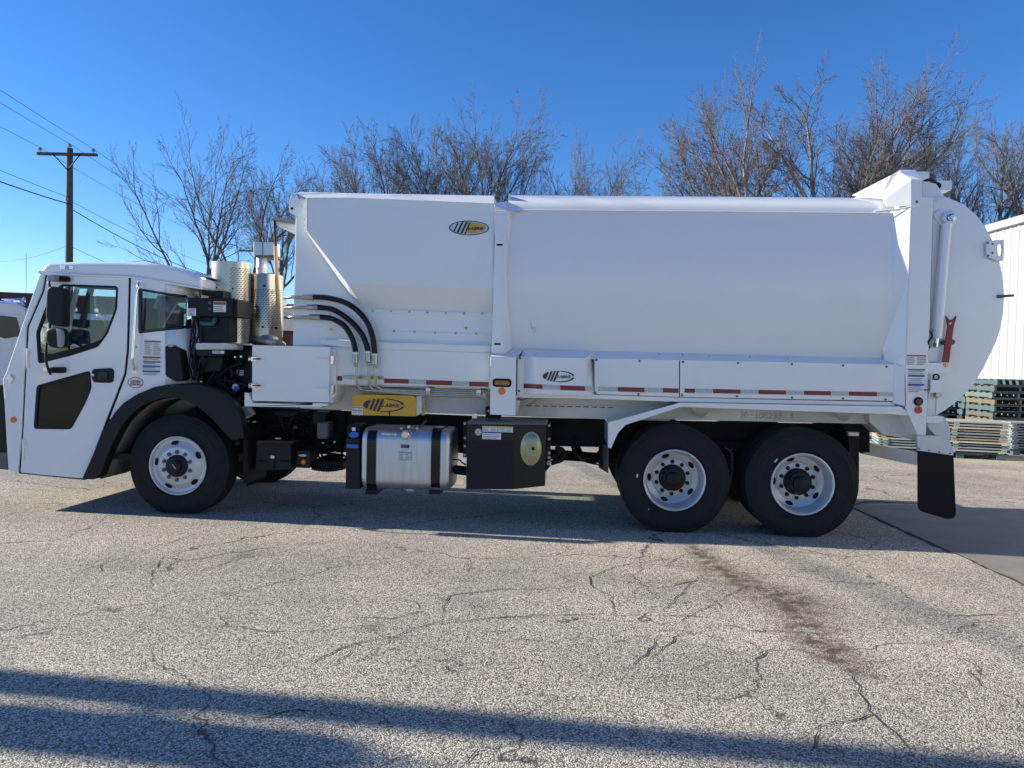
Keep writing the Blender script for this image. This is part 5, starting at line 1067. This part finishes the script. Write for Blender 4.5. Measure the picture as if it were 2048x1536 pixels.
# ------------------------------------------------------------------ bare trees
BARK = mat('grey_bark', (0.13, 0.115, 0.10), 0.9, var=0.35, scale=7, bump=0.4, bscale=20, bdist=0.03)
BARKL = mat('pale_bark', (0.25, 0.215, 0.185), 0.9, var=0.40, scale=5, bump=0.4, bscale=20, bdist=0.03)
TWIG = mat('twig_bark', (0.115, 0.107, 0.105), 0.9, var=0.3, scale=4)
TWIGL = mat('pale_twig_bark', (0.145, 0.125, 0.118), 0.9, var=0.35, scale=4)
def tree_data(seed, H, fork, dirs, r0, lean=(0, 0), dens=1.0, trop=0.06, bud=False, ratio=0.52, deep=0.16):
    rg = random.Random(seed); br = []; levels = 4
    def rot(d, ang, az):
        a = d.orthogonal().normalized(); b = d.cross(a); s = a * math.cos(az) + b * math.sin(az)
        return (d * math.cos(ang) + s * math.sin(ang)).normalized()
    def grow(p, d, L, r, lvl):
        n = {0: 9, 1: 9, 2: 6, 3: 4}.get(lvl, 3); P, Q, D = [p], [r], [d]
        wig = (0.035, 0.10, 0.15, 0.20, 0.22)[lvl]; tr = (0.0, trop * 0.2, trop * 0.6, trop * 1.0, trop * 1.4)[lvl]
        for i in range(n):
            t = (i + 1) / n
            d = (d + Vector((rg.gauss(0, 1), rg.gauss(0, 1), rg.gauss(0, 1))) * wig + Vector((0, 0, 1)) * tr).normalized()
            p = p + d * (L / n); P.append(p); D.append(d); Q.append(max(0.006, r * (1 - t * (0.32 if lvl == 0 else 0.74))))
        br.append((lvl, P, Q))
        if lvl >= levels or L < 0.25: return
        if lvl == 0:
            for k, ang in enumerate(dirs):
                i = max(4, n - (k * 5) % 4); a = R(ang + rg.uniform(-4, 4)); dd = Vector((math.sin(a), rg.gauss(0, deep), math.cos(a))).normalized()
                grow(P[i], dd, (H - P[i].z) * rg.uniform(0.82, 1.0), Q[i] * rg.uniform(0.48, 0.68), 1)
            return
        nc = int(round((0, 10, 7, 5)[lvl] * dens * rg.uniform(0.85, 1.2)))
        for k in range(nc):
            t = 0.14 + 0.84 * (k + rg.random()) / nc; x = t * n; i = min(n - 1, int(x)); q = P[i].lerp(P[i + 1], x - i); dd = D[i + 1]
            grow(q, rot(dd, R(rg.uniform(22, 50)), rg.uniform(0, 6.28)), L * ratio * (1.10 - 0.60 * t) * rg.uniform(0.65, 1.25), max(0.006, Q[i] * rg.uniform(0.40, 0.62)), lvl + 1)
        for k in range(2):
            grow(P[-1], rot(D[-1], R(rg.uniform(8, 24)), rg.uniform(0, 6.28)), L * 0.34 * rg.uniform(0.7, 1.2), Q[-1] * 0.9, min(levels, lvl + 1))
    d0 = Vector((lean[0], lean[1], 1)).normalized()
    grow(Vector((0, 0, -0.15)), d0, fork / d0.z, r0, 0)
    out = {}
    for lvl, P, Q in br:
        key = 'trunk' if lvl <= 1 else 'crown'; ns = 8 if lvl == 0 else 6 if lvl == 1 else 4 if lvl == 2 else 3
        v_, f_ = out.setdefault(key, ([], [])); o = len(v_)
        t = (P[-1] - P[0]).normalized(); a = t.orthogonal().normalized(); b = t.cross(a)
        N_ = len(P)
        cs = [(math.cos(2 * math.pi * k / ns), math.sin(2 * math.pi * k / ns)) for k in range(ns)]
        for i in range(N_):
            p, r = P[i], Q[i]
            for c, s in cs: v_.append((p.x + (a.x * c + b.x * s) * r, p.y + (a.y * c + b.y * s) * r, p.z + (a.z * c + b.z * s) * r))
        for i in range(N_ - 1):
            for k in range(ns):
                k2 = (k + 1) % ns; f_.append((o + i * ns + k, o + i * ns + k2, o + (i + 1) * ns + k2, o + (i + 1) * ns + k))
        if bud and lvl >= 3:
            for i in range(1, N_):
                p = P[i]; r = 0.013; o2 = len(v_); v_ += [(p.x, p.y, p.z - r), (p.x + r, p.y, p.z + r), (p.x - r * 0.5, p.y + r, p.z + r * 1.4), (p.x - r * .5, p.y - r, p.z + r * 1.4)]
                f_ += [(o2, o2 + 1, o2 + 2), (o2, o2 + 2, o2 + 3), (o2, o2 + 3, o2 + 1)]
    mx = max(v[2] for v in out['crown'][0]); sca = H / mx
    res = {}
    for k, (v_, f_) in out.items():
        me = bpy.data.meshes.new(k); arr = np.array(v_, dtype=np.float32) * sca
        me.from_pydata(arr.tolist(), [], f_); res[k] = me
        me.polygons.foreach_set('use_smooth', [True] * len(me.polygons))
    return res
SPEC = {
 'vase': dict(seed=4, H=11.3, fork=6.2, dirs=(-20, 3, 20, -36, 34), r0=0.24, dens=0.85, pale=0),
 'lean': dict(seed=9, H=11.0, fork=6.6, dirs=(8, 28, 44, -10), r0=0.22, lean=(0.40, 0), dens=0.75, pale=0),
 'round': dict(seed=15, H=13.3, fork=9.0, dirs=(-46, -28, -12, 4, 18, 34, 50), r0=0.24, dens=1.1, pale=0),
 'fan': dict(seed=21, H=12.5, fork=8.4, dirs=(-56, -38, -20, -4, 14, 32, 50), r0=0.22, dens=1.05, pale=0),
 'big': dict(seed=33, H=14.0, fork=8.2, dirs=(-30, -10, 12, 30, 45, 56, 20), r0=0.34, lean=(0.06, 0), dens=1.05, trop=0.05, bud=True, pale=1),
 'big2': dict(seed=41, H=13.5, fork=8.6, dirs=(-46, -34, -20, -6, 10, 26), r0=0.30, lean=(-0.05, 0), dens=1.0, trop=0.05, bud=True, pale=1),
 'sparse': dict(seed=52, H=10.5, fork=7.2, dirs=(-14, -30, 8, -48), r0=0.12, lean=(-0.10, 0), dens=0.6, pale=1),
}
TM = {}
for k, s in SPEC.items():
    s = dict(s); pale = s.pop('pale'); TM[k] = tree_data(**s); TM[k]['trunk'].materials.append(BARKL if pale else BARK); TM[k]['crown'].materials.append(TWIGL if pale else TWIG)
TS = {}
for k in TM:
    co = np.empty(len(TM[k]['crown'].vertices) * 3, dtype=np.float32); TM[k]['crown'].vertices.foreach_get('co', co); co = co.reshape(-1, 3)
    up = co[co[:, 2] > SPEC[k]['fork'] * 0.95]
    TS[k] = (np.percentile(up[:, 0], 1), np.percentile(up[:, 0], 99), up[:, 2].max() * 0.985)
def tree(kind, x0, x1, ytop, depth, rz, label_):
    lo, hi, zt = TS[kind]; cx = (x0 + x1) / 2; width = (x1 - x0) / FPX * depth
    top = dp(cx, ytop, depth).z; sz = top / zt; sx = max(width / (hi - lo), 0.74 * sz); sg = -1 if rz == 180 else 1
    b = dp(cx, 500, depth); b -= _r0 * (sg * sx * (lo + hi) / 2); b.z = 0
    o = root('tree', b, label_, 'tree', 'bare trees beyond the yard')
    o.rotation_euler.z = R(rz) + YAW; o.scale = (sx, (sx + sz) / 2, sz)
    for nm in ('trunk', 'crown'):
        c = bpy.data.objects.new(nm, TM[kind][nm]); COL.objects.link(c); c.parent = o
tree('vase', 285, 500, 216, 29.0, 0, 'tall bare tree rising behind the truck cab roof, left of the exhaust')
tree('lean', 385, 620, 226, 28.0, 0, 'bare tree leaning right from behind the cab towards the hopper')
tree('fan', 490, 645, 345, 33.0, 0, 'slim bare tree seen between the exhaust canister and the hopper front')
tree('fan', 690, 850, 252, 36.0, 0, 'bare tree above the front end of the hopper')
tree('round', 795, 935, 226, 35.0, 180, 'bare tree above the hopper, left of the tallest middle tree')
tree('round', 880, 1078, 192, 33.0, 0, 'tallest bare tree of the middle group, above the oval badge')
tree('vase', 1050, 1192, 230, 34.0, 0, 'narrow bare tree above the front of the barrel body')
tree('sparse', 1195, 1300, 250, 30.0, 0, 'small sparse bare tree leaning left alone above the barrel body')
tree('big2', 1335, 1600, 140, 29.0, 0, 'left one of the large pale bare trees above the rear of the body')
tree('big', 1480, 1850, 128, 28.0, 0, 'largest pale bare tree above the tail hood of the truck')
tree('big2', 1330, 1490, 205, 33.0, 0, 'lower pale bare tree at the left of the large group')
tree('big2', 1640, 1870, 185, 31.0, 180, 'pale bare tree leaning right behind the tail hood')
tree('big', 1860, 2090, 168, 30.0, 180, 'bare tree at the right above the white shed roof')
tree('round', 1960, 2180, 182, 33.0, 0, 'bare tree at the right edge of the picture behind the shed')
tree('fan', 1060, 1230, 320, 42.0, 180, 'low distant bare tree behind the middle of the body')
tree('fan', 640, 760, 325, 44.0, 0, 'low distant bare tree behind the hopper panel')
# ------------------------------------------------------------------ utility poles and wires
POLE = mat('weathered_pole', (0.085, 0.075, 0.066), 0.9, var=0.3, scale=6, stretch=(12, 12, 0.5), bump=0.3, bscale=20, bdist=0.01)
PORC = mat('grey_porcelain', (0.30, 0.30, 0.31), 0.3, var=0.1)
WIRE = mat('wire', (0.02, 0.02, 0.022), 0.6, var=0.1)
D1 = 30.0
base = dp(137, 760, D1); base.z = 0; Ht = dp(136, 300, D1).z
P2b = base + Vector((-3.0, 24.0, 0)).normalized() * 26.0
P0b = CAM + _r0 * -13.8 + _f0 * 5.32; P0b.z = 0
def armdir(a, b): d = (b - a); d.z = 0; d.normalize(); return Vector((-d.y, d.x, 0))
def upole(b, h, label_, trafo=False, arm_dir=None):
    o = root('utility_pole', b, label_, 'utility pole', 'wooden utility poles')
    ad = arm_dir or _r0
    lathe('pole', [(0.0001, h), (0.115, h), (0.17, -0.2), (0.0001, -0.2)], Vector((b.x, b.y, 0)), POLE, o, axis='Z', n=14)
    za = h - 0.28; c = Vector((b.x, b.y, za)) + _f0 * -0.16
    v, f = tube_data([c - ad * 1.18, c + ad * 1.18], 0.075, 4); cr_ = mk('crossarm', v, f, POLE, o)
    for s in (-1, 1): tube('arm_brace', [c + ad * s * 0.55 + _f0 * -0.05, Vector((b.x, b.y, za - 0.62)) + _f0 * -0.14], 0.022, CHASSIS, o, n=5)
    tops = []
    for off in (-1.08, 0.0, 1.02):
        q = (c + ad * off + Vector((0, 0, 0.07))) if off else Vector((b.x, b.y, h))
        lathe('insulator', [(0.02, 0.0), (0.02, 0.06), (0.09, 0.07), (0.05, 0.11), (0.08, 0.13), (0.045, 0.18), (0.0001, 0.19)], q, PORC, o, axis='Z', n=10); tops.append(q + Vector((0, 0, 0.17)))
    low = Vector((b.x, b.y, h - 2.05)); lathe('neutral_clamp', [(0.0001, -0.05), (0.06, -0.05), (0.06, 0.05), (0.0001, 0.05)], low + _f0 * -0.2, PORC, o, axis='Z', n=8)
    if trafo:
        cc = b + trafo; lathe('transformer', [(0.0001, 4.85), (0.20, 4.87), (0.21, 4.95), (0.21, 5.55), (0.17, 5.63), (0.0001, 5.65)], Vector((cc.x, cc.y, 0)), GREY, o, axis='Z', n=20)
        lathe('bushing', [(0.03, 5.62), (0.06, 5.66), (0.03, 5.72), (0.05, 5.78), (0.0001, 5.82)], Vector((cc.x, cc.y, 0)), PORC, o, axis='Z', n=10)
        tube('transformer_bracket', [Vector((b.x, b.y, 5.2)), Vector((cc.x, cc.y, 5.2))], 0.05, CHASSIS, o, n=6)
    return tops, low
t1, l1 = upole(base, Ht, 'wooden utility pole with crossarm standing left behind the cab')
t0, l0 = upole(P0b, Ht, 'near utility pole with transformer outside the left edge', trafo=_f0 * -0.40, arm_dir=armdir(P0b, base) * -1)
t2, l2 = upole(P2b, Ht, 'far utility pole hidden among the trees', arm_dir=_r0)
def wire(a, b, sag, rad, label_):
    P = []
    for k in range(17):
        t = k / 16; p = a.lerp(b, t); p.z -= sag * 4 * t * (1 - t); P.append(p)
    v, f = tube_data(P, rad, 5); o = mk('overhead_wire', v, f, WIRE); tag(o, label_, 'power line', 'overhead wires'); return o
nm = ('left', 'middle', 'right')
for k in range(3):
    wire(t0[k], t1[k], 0.25, 0.008, 'thin overhead wire from the %s insulator of the pole towards the left edge' % nm[k])
    wire(t1[k], t2[k], 0.45, 0.008, 'thin overhead wire from the %s insulator of the pole down to the trees' % nm[k])
wire(l0 + Vector((0, 0, 0.1)), l1 + Vector((0, 0, 0.1)), 0.35, 0.009, 'upper of the two low wires left of the pole')
wire(l0 - Vector((0, 0, 0.25)), l1 - Vector((0, 0, 0.15)), 0.5, 0.022, 'thick black cable left of the pole, below the thin wires')
wire(l1, l2, 0.5, 0.009, 'upper of the two low wires running right from the pole')
wire(l1 - Vector((0, 0, 0.3)), l2 - Vector((0, 0, 0.6)), 0.7, 0.018, 'thick black cable running right from the pole to the trees')
wire(l1 - Vector((6, -4, 1.95)), l1 - Vector((0, 0, 1.75)), 0.15, 0.009, 'lowest wire, level, left of the pole')
wire(l1 - Vector((0, 0, 1.8)), l1 + Vector((5.5, 3, -3.9)), 0.2, 0.009, 'lowest wire dropping right from the pole behind the cab roof')
# ------------------------------------------------------------------ white shed on the right
SHED = mat('white_metal_siding', (0.44, 0.44, 0.435), 0.45, var=0.02, scale=2, coat=0.1)
SHEDR = mat('galvanised_trim', (0.55, 0.56, 0.57), 0.35, metal=0.5, var=0.08, scale=4)
C0 = 12.8; HB = 5.5
def cg(xr_, zf, z): return Vector((CAM.x, CAM.y, 0)) + _r0 * xr_ + _f0 * zf + Vector((0, 0, z))
shed = root('metal_shed', cg(C0 + 5, 22, 0), 'white metal sided shed at the right edge behind the pallets', 'building')
# one corrugated sheet, shared by every panel of the wall
PW = 0.914; v_, f_ = [], []
xs_ = []
for k in range(3):
    o_ = k * PW / 3; xs_ += [(o_, 0.0), (o_ + 0.215, 0.0), (o_ + 0.235, 0.028), (o_ + 0.285, 0.028)]
xs_.append((PW - 0.002, 0.0))
pan = [( _f0 * s_ - _r0 * d_) for s_, d_ in xs_]
for z_ in (0.05, HB): v_ += [p + Vector((0, 0, z_)) for p in pan]
m_ = len(pan); f_ = [(i, i + 1, i + 1 + m_, i + m_) for i in range(m_ - 1)]
me = bpy.data.meshes.new('wall_panel'); me.from_pydata([tuple(p) for p in v_], [], f_); me.materials.append(SHED)
for k in range(62):  # runs on unseen behind the camera, added to bounce sun onto right-facing sides
    o = bpy.data.objects.new('wall_panel', me); COL.objects.link(o); o.parent = shed; o.matrix_parent_inverse = Matrix.Translation(-shed.location); o.location = cg(C0, -14.0 + k * PW, 0)
def hexa(name, a, b, c, d, z0, z1, mat_, parent):
    P = [a, b, c, d]; v = [Vector((p.x, p.y, z0)) for p in P] + [Vector((p.x, p.y, z1)) for p in P]
    return mk(name, v, [(0, 1, 2, 3), (7, 6, 5, 4), (0, 4, 5, 1), (1, 5, 6, 2), (2, 6, 7, 3), (3, 7, 4, 0)], mat_, parent)
hexa('wall', cg(C0 + 0.03, -14, 0), cg(C0 + 10, -14, 0), cg(C0 + 10, 43, 0), cg(C0 + 0.03, 43, 0), 0.0, HB - 0.02, SHED, shed)
hexa('eave_trim', cg(C0 - 0.12, -14.1, 0), cg(C0 + 0.1, -14.1, 0), cg(C0 + 0.1, 43.1, 0), cg(C0 - 0.12, 43.1, 0), HB - 0.02, HB + 0.17, SHEDR, shed)
mk('roof', [cg(C0 - 0.1, -14.1, HB + 0.175), cg(C0 + 5, -14.1, HB + 1.1), cg(C0 + 10.1, -14.1, HB + 0.175), cg(C0 + 10.1, 43.1, HB + 0.175), cg(C0 + 5, 43.1, HB + 1.1), cg(C0 - 0.1, 43.1, HB + 0.175)], [(0, 1, 4, 5), (1, 2, 3, 4)], SHEDR, shed)
# ------------------------------------------------------------------ pallets and stacked panels
PWD = [mat('pallet_wood_%d' % i, c, 0.85, var=0.25, scale=5, stretch=(3, 3, 12), bump=0.2, bscale=30, bdist=0.004) for i, c in enumerate(((0.07, 0.105, 0.11), (0.09, 0.10, 0.095), (0.14, 0.12, 0.085), (0.06, 0.10, 0.115), (0.11, 0.155, 0.135), (0.03, 0.038, 0.042)))]
PL, PD, PH = 1.15, 1.0, 0.142                      # length along X, depth along Y
def bmesh_box(nm_, sx, sy, sz):
    v, f = boxw(-sx / 2, sx / 2, -sy / 2, sy / 2, 0, sz); me_ = bpy.data.meshes.new(nm_); me_.from_pydata(v, [], f); return me_
MS = {}
def piece(parent, kind, size, loc, m_):
    key = (kind, m_.name)
    if key not in MS:
        MS[key] = bmesh_box(kind, *size); MS[key].materials.append(m_)
    o = bpy.data.objects.new(kind, MS[key]); COL.objects.link(o); o.parent = parent; o.location = loc; return o
ORD = ['lowest', 'second', 'third', 'fourth', 'fifth', 'sixth', 'seventh', 'eighth', 'ninth', 'tenth', 'eleventh', 'twelfth', 'thirteenth', 'fourteenth']
def pallet(loc, rz, m_, lab, rg):
    o = root('pallet', loc, lab, 'pallet', 'stacked wooden pallets'); o.rotation_euler.z = rz
    m2 = rg.choice(PWD)
    for s in (-1, 0, 1): piece(o, 'stringer', (0.05, PD, 0.092), (s * (PL / 2 - 0.03), 0, 0.02), m_)
    for k in range(5): piece(o, 'deck_board', (PL, 0.12, 0.02), (0, -PD / 2 + 0.07 + k * (PD - 0.14) / 4, 0.113), m2 if k == 0 else m_)
    for k in range(3): piece(o, 'bottom_board', (PL, 0.12, 0.018), (0, -PD / 2 + 0.07 + k * (PD - 0.14) / 2, 0.001), m_)
    return o
rg = random.Random(77)
def pstack(px, py, n_, rz, where, tilt=0.0, mats=None):
    b = gp(px, py)
    for k in range(n_):
        pallet(b + Vector((rg.uniform(-0.03, 0.03), rg.uniform(-0.03, 0.03), k * PH + 0.002)), R(rz + rg.uniform(-1.5, 1.5)), rg.choice(mats or PWD[:5]), '%s pallet from the ground in the stack %s' % (ORD[k], where), rg)
pstack(2006, 898, 11, 4, 'of pale green pallets beside the tailgate')
pstack(2098, 900, 11, 6, 'at the right edge of the picture')
pstack(1948, 888, 10, 2, 'of dark pallets directly behind the tailgate curve', mats=PWD[5:] + PWD[3:4])
pstack(1866, 884, 7, 0, 'farthest left under the tailgate', mats=PWD[5:] + PWD[:2])
pstack(1775, 888, 1, 0, 'low behind the rear step', mats=PWD[5:])
# flat panels laid on a pallet
BW = [mat('grey_board_%d' % i, c, 0.85, var=0.22, scale=4, stretch=(0.5, 6, 6), bump=0.2, bscale=30, bdist=0.004) for i, c in enumerate(((0.36, 0.35, 0.29), (0.42, 0.37, 0.27), (0.30, 0.31, 0.28), (0.33, 0.25, 0.19), (0.22, 0.27, 0.28), (0.45, 0.42, 0.34)))]
BB = [mat('blue_grey_board_%d' % i, c, 0.85, var=0.2, scale=4) for i, c in enumerate(((0.16, 0.22, 0.25), (0.22, 0.26, 0.27), (0.26, 0.28, 0.26)))]
def flat_stack(p_right, length, depth_, rz, n_, th, where, mats, base=True):
    d = Vector((math.cos(rz), math.sin(rz), 0)); q = Vector((-d.y, d.x, 0)); c = p_right - d * (length / 2) + q * (depth_ / 2)
    z = 0.0
    if base:
        o = root('pallet', c, 'blue grey pallet carrying the stack of flat panels %s' % where, 'pallet', 'stacked wooden pallets'); o.rotation_euler.z = rz
        for s in (-1, -0.33, 0.33, 1):
            for t in (-1, 0, 1): piece(o, 'block', (0.13, 0.13, 0.10), (s * (length / 2 - 0.12), t * (depth_ / 2 - 0.08), 0.001), PWD[3])
        for t in (-1, 0, 1): o2 = bpy.data.objects.new('runner', bmesh_box('runner', length, 0.13, 0.022)); o2.data.materials.append(PWD[3]); COL.objects.link(o2); o2.parent = o; o2.location = (0, t * (depth_ / 2 - 0.08), 0.102)
        z = 0.126
    for k in range(n_):
        o = root('flat_panel', c + d * rg.uniform(-0.03, 0.03) + q * rg.uniform(-0.02, 0.02) + Vector((0, 0, z)), '%s flat panel from the bottom, %s' % (ORD[k], where), 'panel', 'flat panels stacked on pallets')
        o.rotation_euler.z = rz + R(rg.uniform(-0.6, 0.6)); m_ = rg.choice(mats); nb = 4
        for j in range(nb):
            key = ('board', m_.name, round(length, 2))
            if key not in MS: MS[key] = bmesh_box('board', length, depth_ / nb - 0.012, th * 0.55); MS[key].materials.append(m_)
            b_ = bpy.data.objects.new('board', MS[key]); COL.objects.link(b_); b_.parent = o; b_.location = (0, -depth_ / 2 + depth_ / nb * (j + 0.5), th * 0.42)
        for s in (-0.44, 0.1, 0.46):
            key = ('batten', m_.name, round(depth_, 2))
            if key not in MS: MS[key] = bmesh_box('batten', 0.09, depth_, th * 0.42); MS[key].materials.append(m_)
            b_ = bpy.data.objects.new('batten', MS[key]); COL.objects.link(b_); b_.parent = o; b_.location = (s * length, 0, 0)
        z += th + 0.003
pr = gp(2016, 922); flat_stack(pr, 2.3, 0.9, R(-14), 11, 0.052, 'on the ground behind the mud flap', BW)
pr2 = gp(2150, 915); flat_stack(pr2, 1.2, 0.9, R(-6), 10, 0.052, 'at the right edge of the picture', BB)
# ------------------------------------------------------------------ buildings and trucks seen at the left
BRICK = mat('dark_red_cladding', (0.10, 0.028, 0.022), 0.7, var=0.15, scale=3)
BRICK2 = mat('red_brown_siding', (0.16, 0.05, 0.035), 0.75, var=0.12, scale=3)
ROOFG = mat('grey_shingle', (0.20, 0.20, 0.21), 0.85, var=0.2, scale=12)
bl = root('long_building', dp(60, 760, 34), 'long dark red building behind the parked trucks at the left', 'building'); bl.location.z = 0
a_, b_ = dp(-160, 700, 33.0), dp(330, 700, 36.0); hgt = dp(40, 584, 33.6).z
dd = (b_ - a_); dd.z = 0; Ld = dd.length; dd.normalize(); qq = Vector((-dd.y, dd.x, 0))
def P2(s, t, z): return Vector((a_.x, a_.y, 0)) + dd * s + qq * t + Vector((0, 0, z))
def obox(name, s0, s1, t0, t1, z0, z1, mat_, parent):
    v = [P2(s0, t0, z0), P2(s1, t0, z0), P2(s1, t1, z0), P2(s0, t1, z0), P2(s0, t0, z1), P2(s1, t0, z1), P2(s1, t1, z1), P2(s0, t1, z1)]
    return mk(name, v, [(0, 1, 2, 3), (7, 6, 5, 4), (0, 4, 5, 1), (1, 5, 6, 2), (2, 6, 7, 3), (3, 7, 4, 0)], mat_, parent)
obox('wall', 0, Ld, 0, 8, 0, hgt - 0.25, BRICK, bl); obox('fascia', -0.1, Ld + 0.1, -0.12, 8.1, hgt - 0.25, hgt, mat('dark_fascia', (0.06, 0.022, 0.02), 0.6, var=0.1), bl)
for k in range(int(Ld / 0.6)): obox('wall_rib', k * 0.6, k * 0.6 + 0.06, -0.04, 0.0, 0, hgt - 0.25, BRICK, bl)
hs_ = root('small_building', dp(576, 700, 31), 'small red brown building with grey roof between exhaust and hopper', 'building'); hs_.location.z = 0
a_ = dp(520, 700, 31); b_ = dp(640, 700, 31); dd = b_ - a_; dd.z = 0; Ld = dd.length; dd.normalize(); qq = Vector((-dd.y, dd.x, 0)); hz = dp(576, 662, 31).z
obox('wall', 0, Ld, 0, 5, 0, hz, BRICK2, hs_)
v = [P2(-0.3, -0.4, hz), P2(Ld + 0.3, -0.4, hz), P2(Ld + 0.3, 5.4, hz), P2(-0.3, 5.4, hz), P2(-0.3, 2.5, hz + 1.3), P2(Ld + 0.3, 2.5, hz + 1.3)]
mk('roof', v, [(0, 1, 5, 4), (2, 3, 4, 5), (0, 4, 3), (1, 2, 5)], ROOFG, hs_); obox('door', 1.25, 1.95, -0.05, 0.0, 0, hz - 0.2, mat('brown_door', (0.22, 0.075, 0.045), 0.6, var=0.1), hs_)
# parked white conventional trucks, nose towards the camera's right
WT = mat('white_truck_paint', (0.70, 0.71, 0.71), 0.3, var=0.03, scale=3, coat=0.3)
WINB = mat('dark_cab_glass', (0.035, 0.014, 0.012), 0.12, var=0.2, scale=2)  # maroon of the red building showing in the panes, put into the colour
def parked(px, depth, rz, lab):
    b = dp(px, 760, depth); b.z = 0
    o = root('parked_truck', b, lab, 'truck', 'white trucks parked in a row'); o.rotation_euler.z = R(rz); o.scale = (0.92, 0.92, 1.03)
    def add(name, poly, y0, y1, m_, par=o, bevel=0.03, holes=()):
        L_ = [Vector((x, y0, z)) for x, z in poly]; v, f = prism_data(L_, y1, [[Vector((x, y0, z)) for x, z in h_] for h_ in holes])
        me_ = bpy.data.meshes.new(name); me_.from_pydata([tuple(p) for p in v], [], f); me_.materials.append(m_)
        bm = bmesh.new(); bm.from_mesh(me_); bmesh.ops.recalc_face_normals(bm, faces=bm.faces); bm.to_mesh(me_); bm.free()
        q_ = bpy.data.objects.new(name, me_); COL.objects.link(q_); q_.parent = par
        if bevel: m__ = q_.modifiers.new('b', 'BEVEL'); m__.width = bevel; m__.segments = 2; m__.limit_method = 'ANGLE'
        return q_
    cb = add('cab', [(0.0, 0.75), (0.0, 1.85), (-0.28, 2.72), (-0.55, 2.86), (-1.5, 2.90), (-1.75, 2.75), (-1.80, 0.75)], -1.15, 1.15, WT, bevel=0.07)
    for s in (-1, 1):
        y0 = s * 1.152
        dr_ = add('door', [(-0.18, 0.8), (-0.18, 1.8), (-0.40, 2.55), (-1.3, 2.6), (-1.32, 0.8)], y0 - 0.012 if s < 0 else y0 - 0.02, y0 + 0.02 if s < 0 else y0 + 0.012, WT, cb, 0.01)
        y1 = y0 + s * 0.014
        add('window', [(-0.40, 2.02), (-0.52, 2.48), (-1.02, 2.52), (-1.04, 2.02), (-0.8, 1.94)], min(y1, y1 + s * 0.006), max(y1, y1 + s * 0.006), WINB, dr_, 0)
        add('handle', [(-1.2, 1.55), (-1.05, 1.55), (-1.05, 1.6), (-1.2, 1.6)], min(y1, y1 + s * 0.03), max(y1, y1 + s * 0.03), BLACK, dr_, 0)
        mr_ = add('mirror', [(0.12, 1.85), (0.12, 2.45), (-0.02, 2.45), (-0.02, 1.85)], s * 1.42 - 0.11, s * 1.42 + 0.11, CHROME, o, 0.03)
        add('mirror_arm', [(0.03, 2.30), (0.03, 2.34), (-0.2, 2.34), (-0.2, 2.30)], min(s * 1.1, s * 1.42), max(s * 1.1, s * 1.42), BLACK, mr_, 0)
        add('fender', [(0.35, 0.55), (0.45, 0.95), (0.75, 1.15), (1.15, 1.15), (1.45, 0.95), (1.55, 0.55), (1.42, 0.55), (1.2, 0.98), (0.7, 0.98), (0.5, 0.55)], s * 1.0 - 0.18, s * 1.0 + 0.18, WT, o, 0.02)
        v, f = lathe_data([(0.28, 0), (0.5, 0), (0.52, 0.05), (0.52, 0.25), (0.5, 0.3), (0.28, 0.3)], Vector((0.95, s * 1.0 - 0.15, 0.52)), n=28)
        me_ = bpy.data.meshes.new('wheel'); me_.from_pydata([tuple(p) for p in v], [], f); me_.materials.append(RUBBER); q_ = bpy.data.objects.new('wheel', me_); COL.objects.link(q_); q_.parent = o
    add('hood', [(0.0, 0.75), (0.0, 1.80), (0.5, 1.72), (1.55, 1.45), (1.75, 1.2), (1.78, 0.6), (1.5, 0.6), (1.3, 1.0), (0.6, 1.0), (0.4, 0.75)], -0.85, 0.85, WT, o, 0.06)
    add('windscreen', [(0.01, 1.90), (-0.26, 2.66), (-0.25, 2.67), (0.02, 1.90)], -1.0, 1.0, GLASSD, cb, 0)
    add('bumper', [(1.7, 0.35), (1.7, 0.75), (1.95, 0.75), (1.95, 0.35)], -1.15, 1.15, CHROME, o, 0.03)
    add('chassis', [(-4.5, 0.55), (1.5, 0.55), (1.5, 0.8), (-4.5, 0.8)], -0.45, 0.45, CHASSIS, o, 0)
    add('sleeper', [(-1.82, 0.8), (-1.82, 2.7), (-2.0, 2.7), (-2.0, 0.8)], -1.0, 1.0, DGREY, o, 0.01)
    for y in (-0.35, 0.3):
        v, f = tube_data([Vector((-0.95, y, 2.96)), Vector((-0.45, y, 2.98)), Vector((-0.40, y, 2.98))], [0.02, 0.03, 0.07], 10); me_ = bpy.data.meshes.new('horn'); me_.from_pydata([tuple(p) for p in v], [], f); me_.materials.append(CHROME); q_ = bpy.data.objects.new('air_horn', me_); COL.objects.link(q_); q_.parent = o
    for y in (-0.8, -0.4, 0, 0.4, 0.8):
        add('roof_lamp', [(-0.62, 2.86), (-0.62, 2.93), (-0.48, 2.93), (-0.45, 2.86)], y - 0.05, y + 0.05, CHROME, o, 0.01)
    v, f = tube_data([Vector((-0.3, -1.2, 2.4)), Vector((-0.3, -1.25, 4.1))], 0.008, 4); me_ = bpy.data.meshes.new('antenna'); me_.from_pydata([tuple(p) for p in v], [], f); me_.materials.append(CHASSIS); q_ = bpy.data.objects.new('antenna', me_); COL.objects.link(q_); q_.parent = o
parked(82, 20.5, 33, 'white truck cab showing past the nose of the refuse truck at the left edge')
parked(170, 24.0, -62, 'white truck seen through the front of the cab door window')
parked(250, 25.5, -62, 'white truck seen through the rear part of the cab door window')
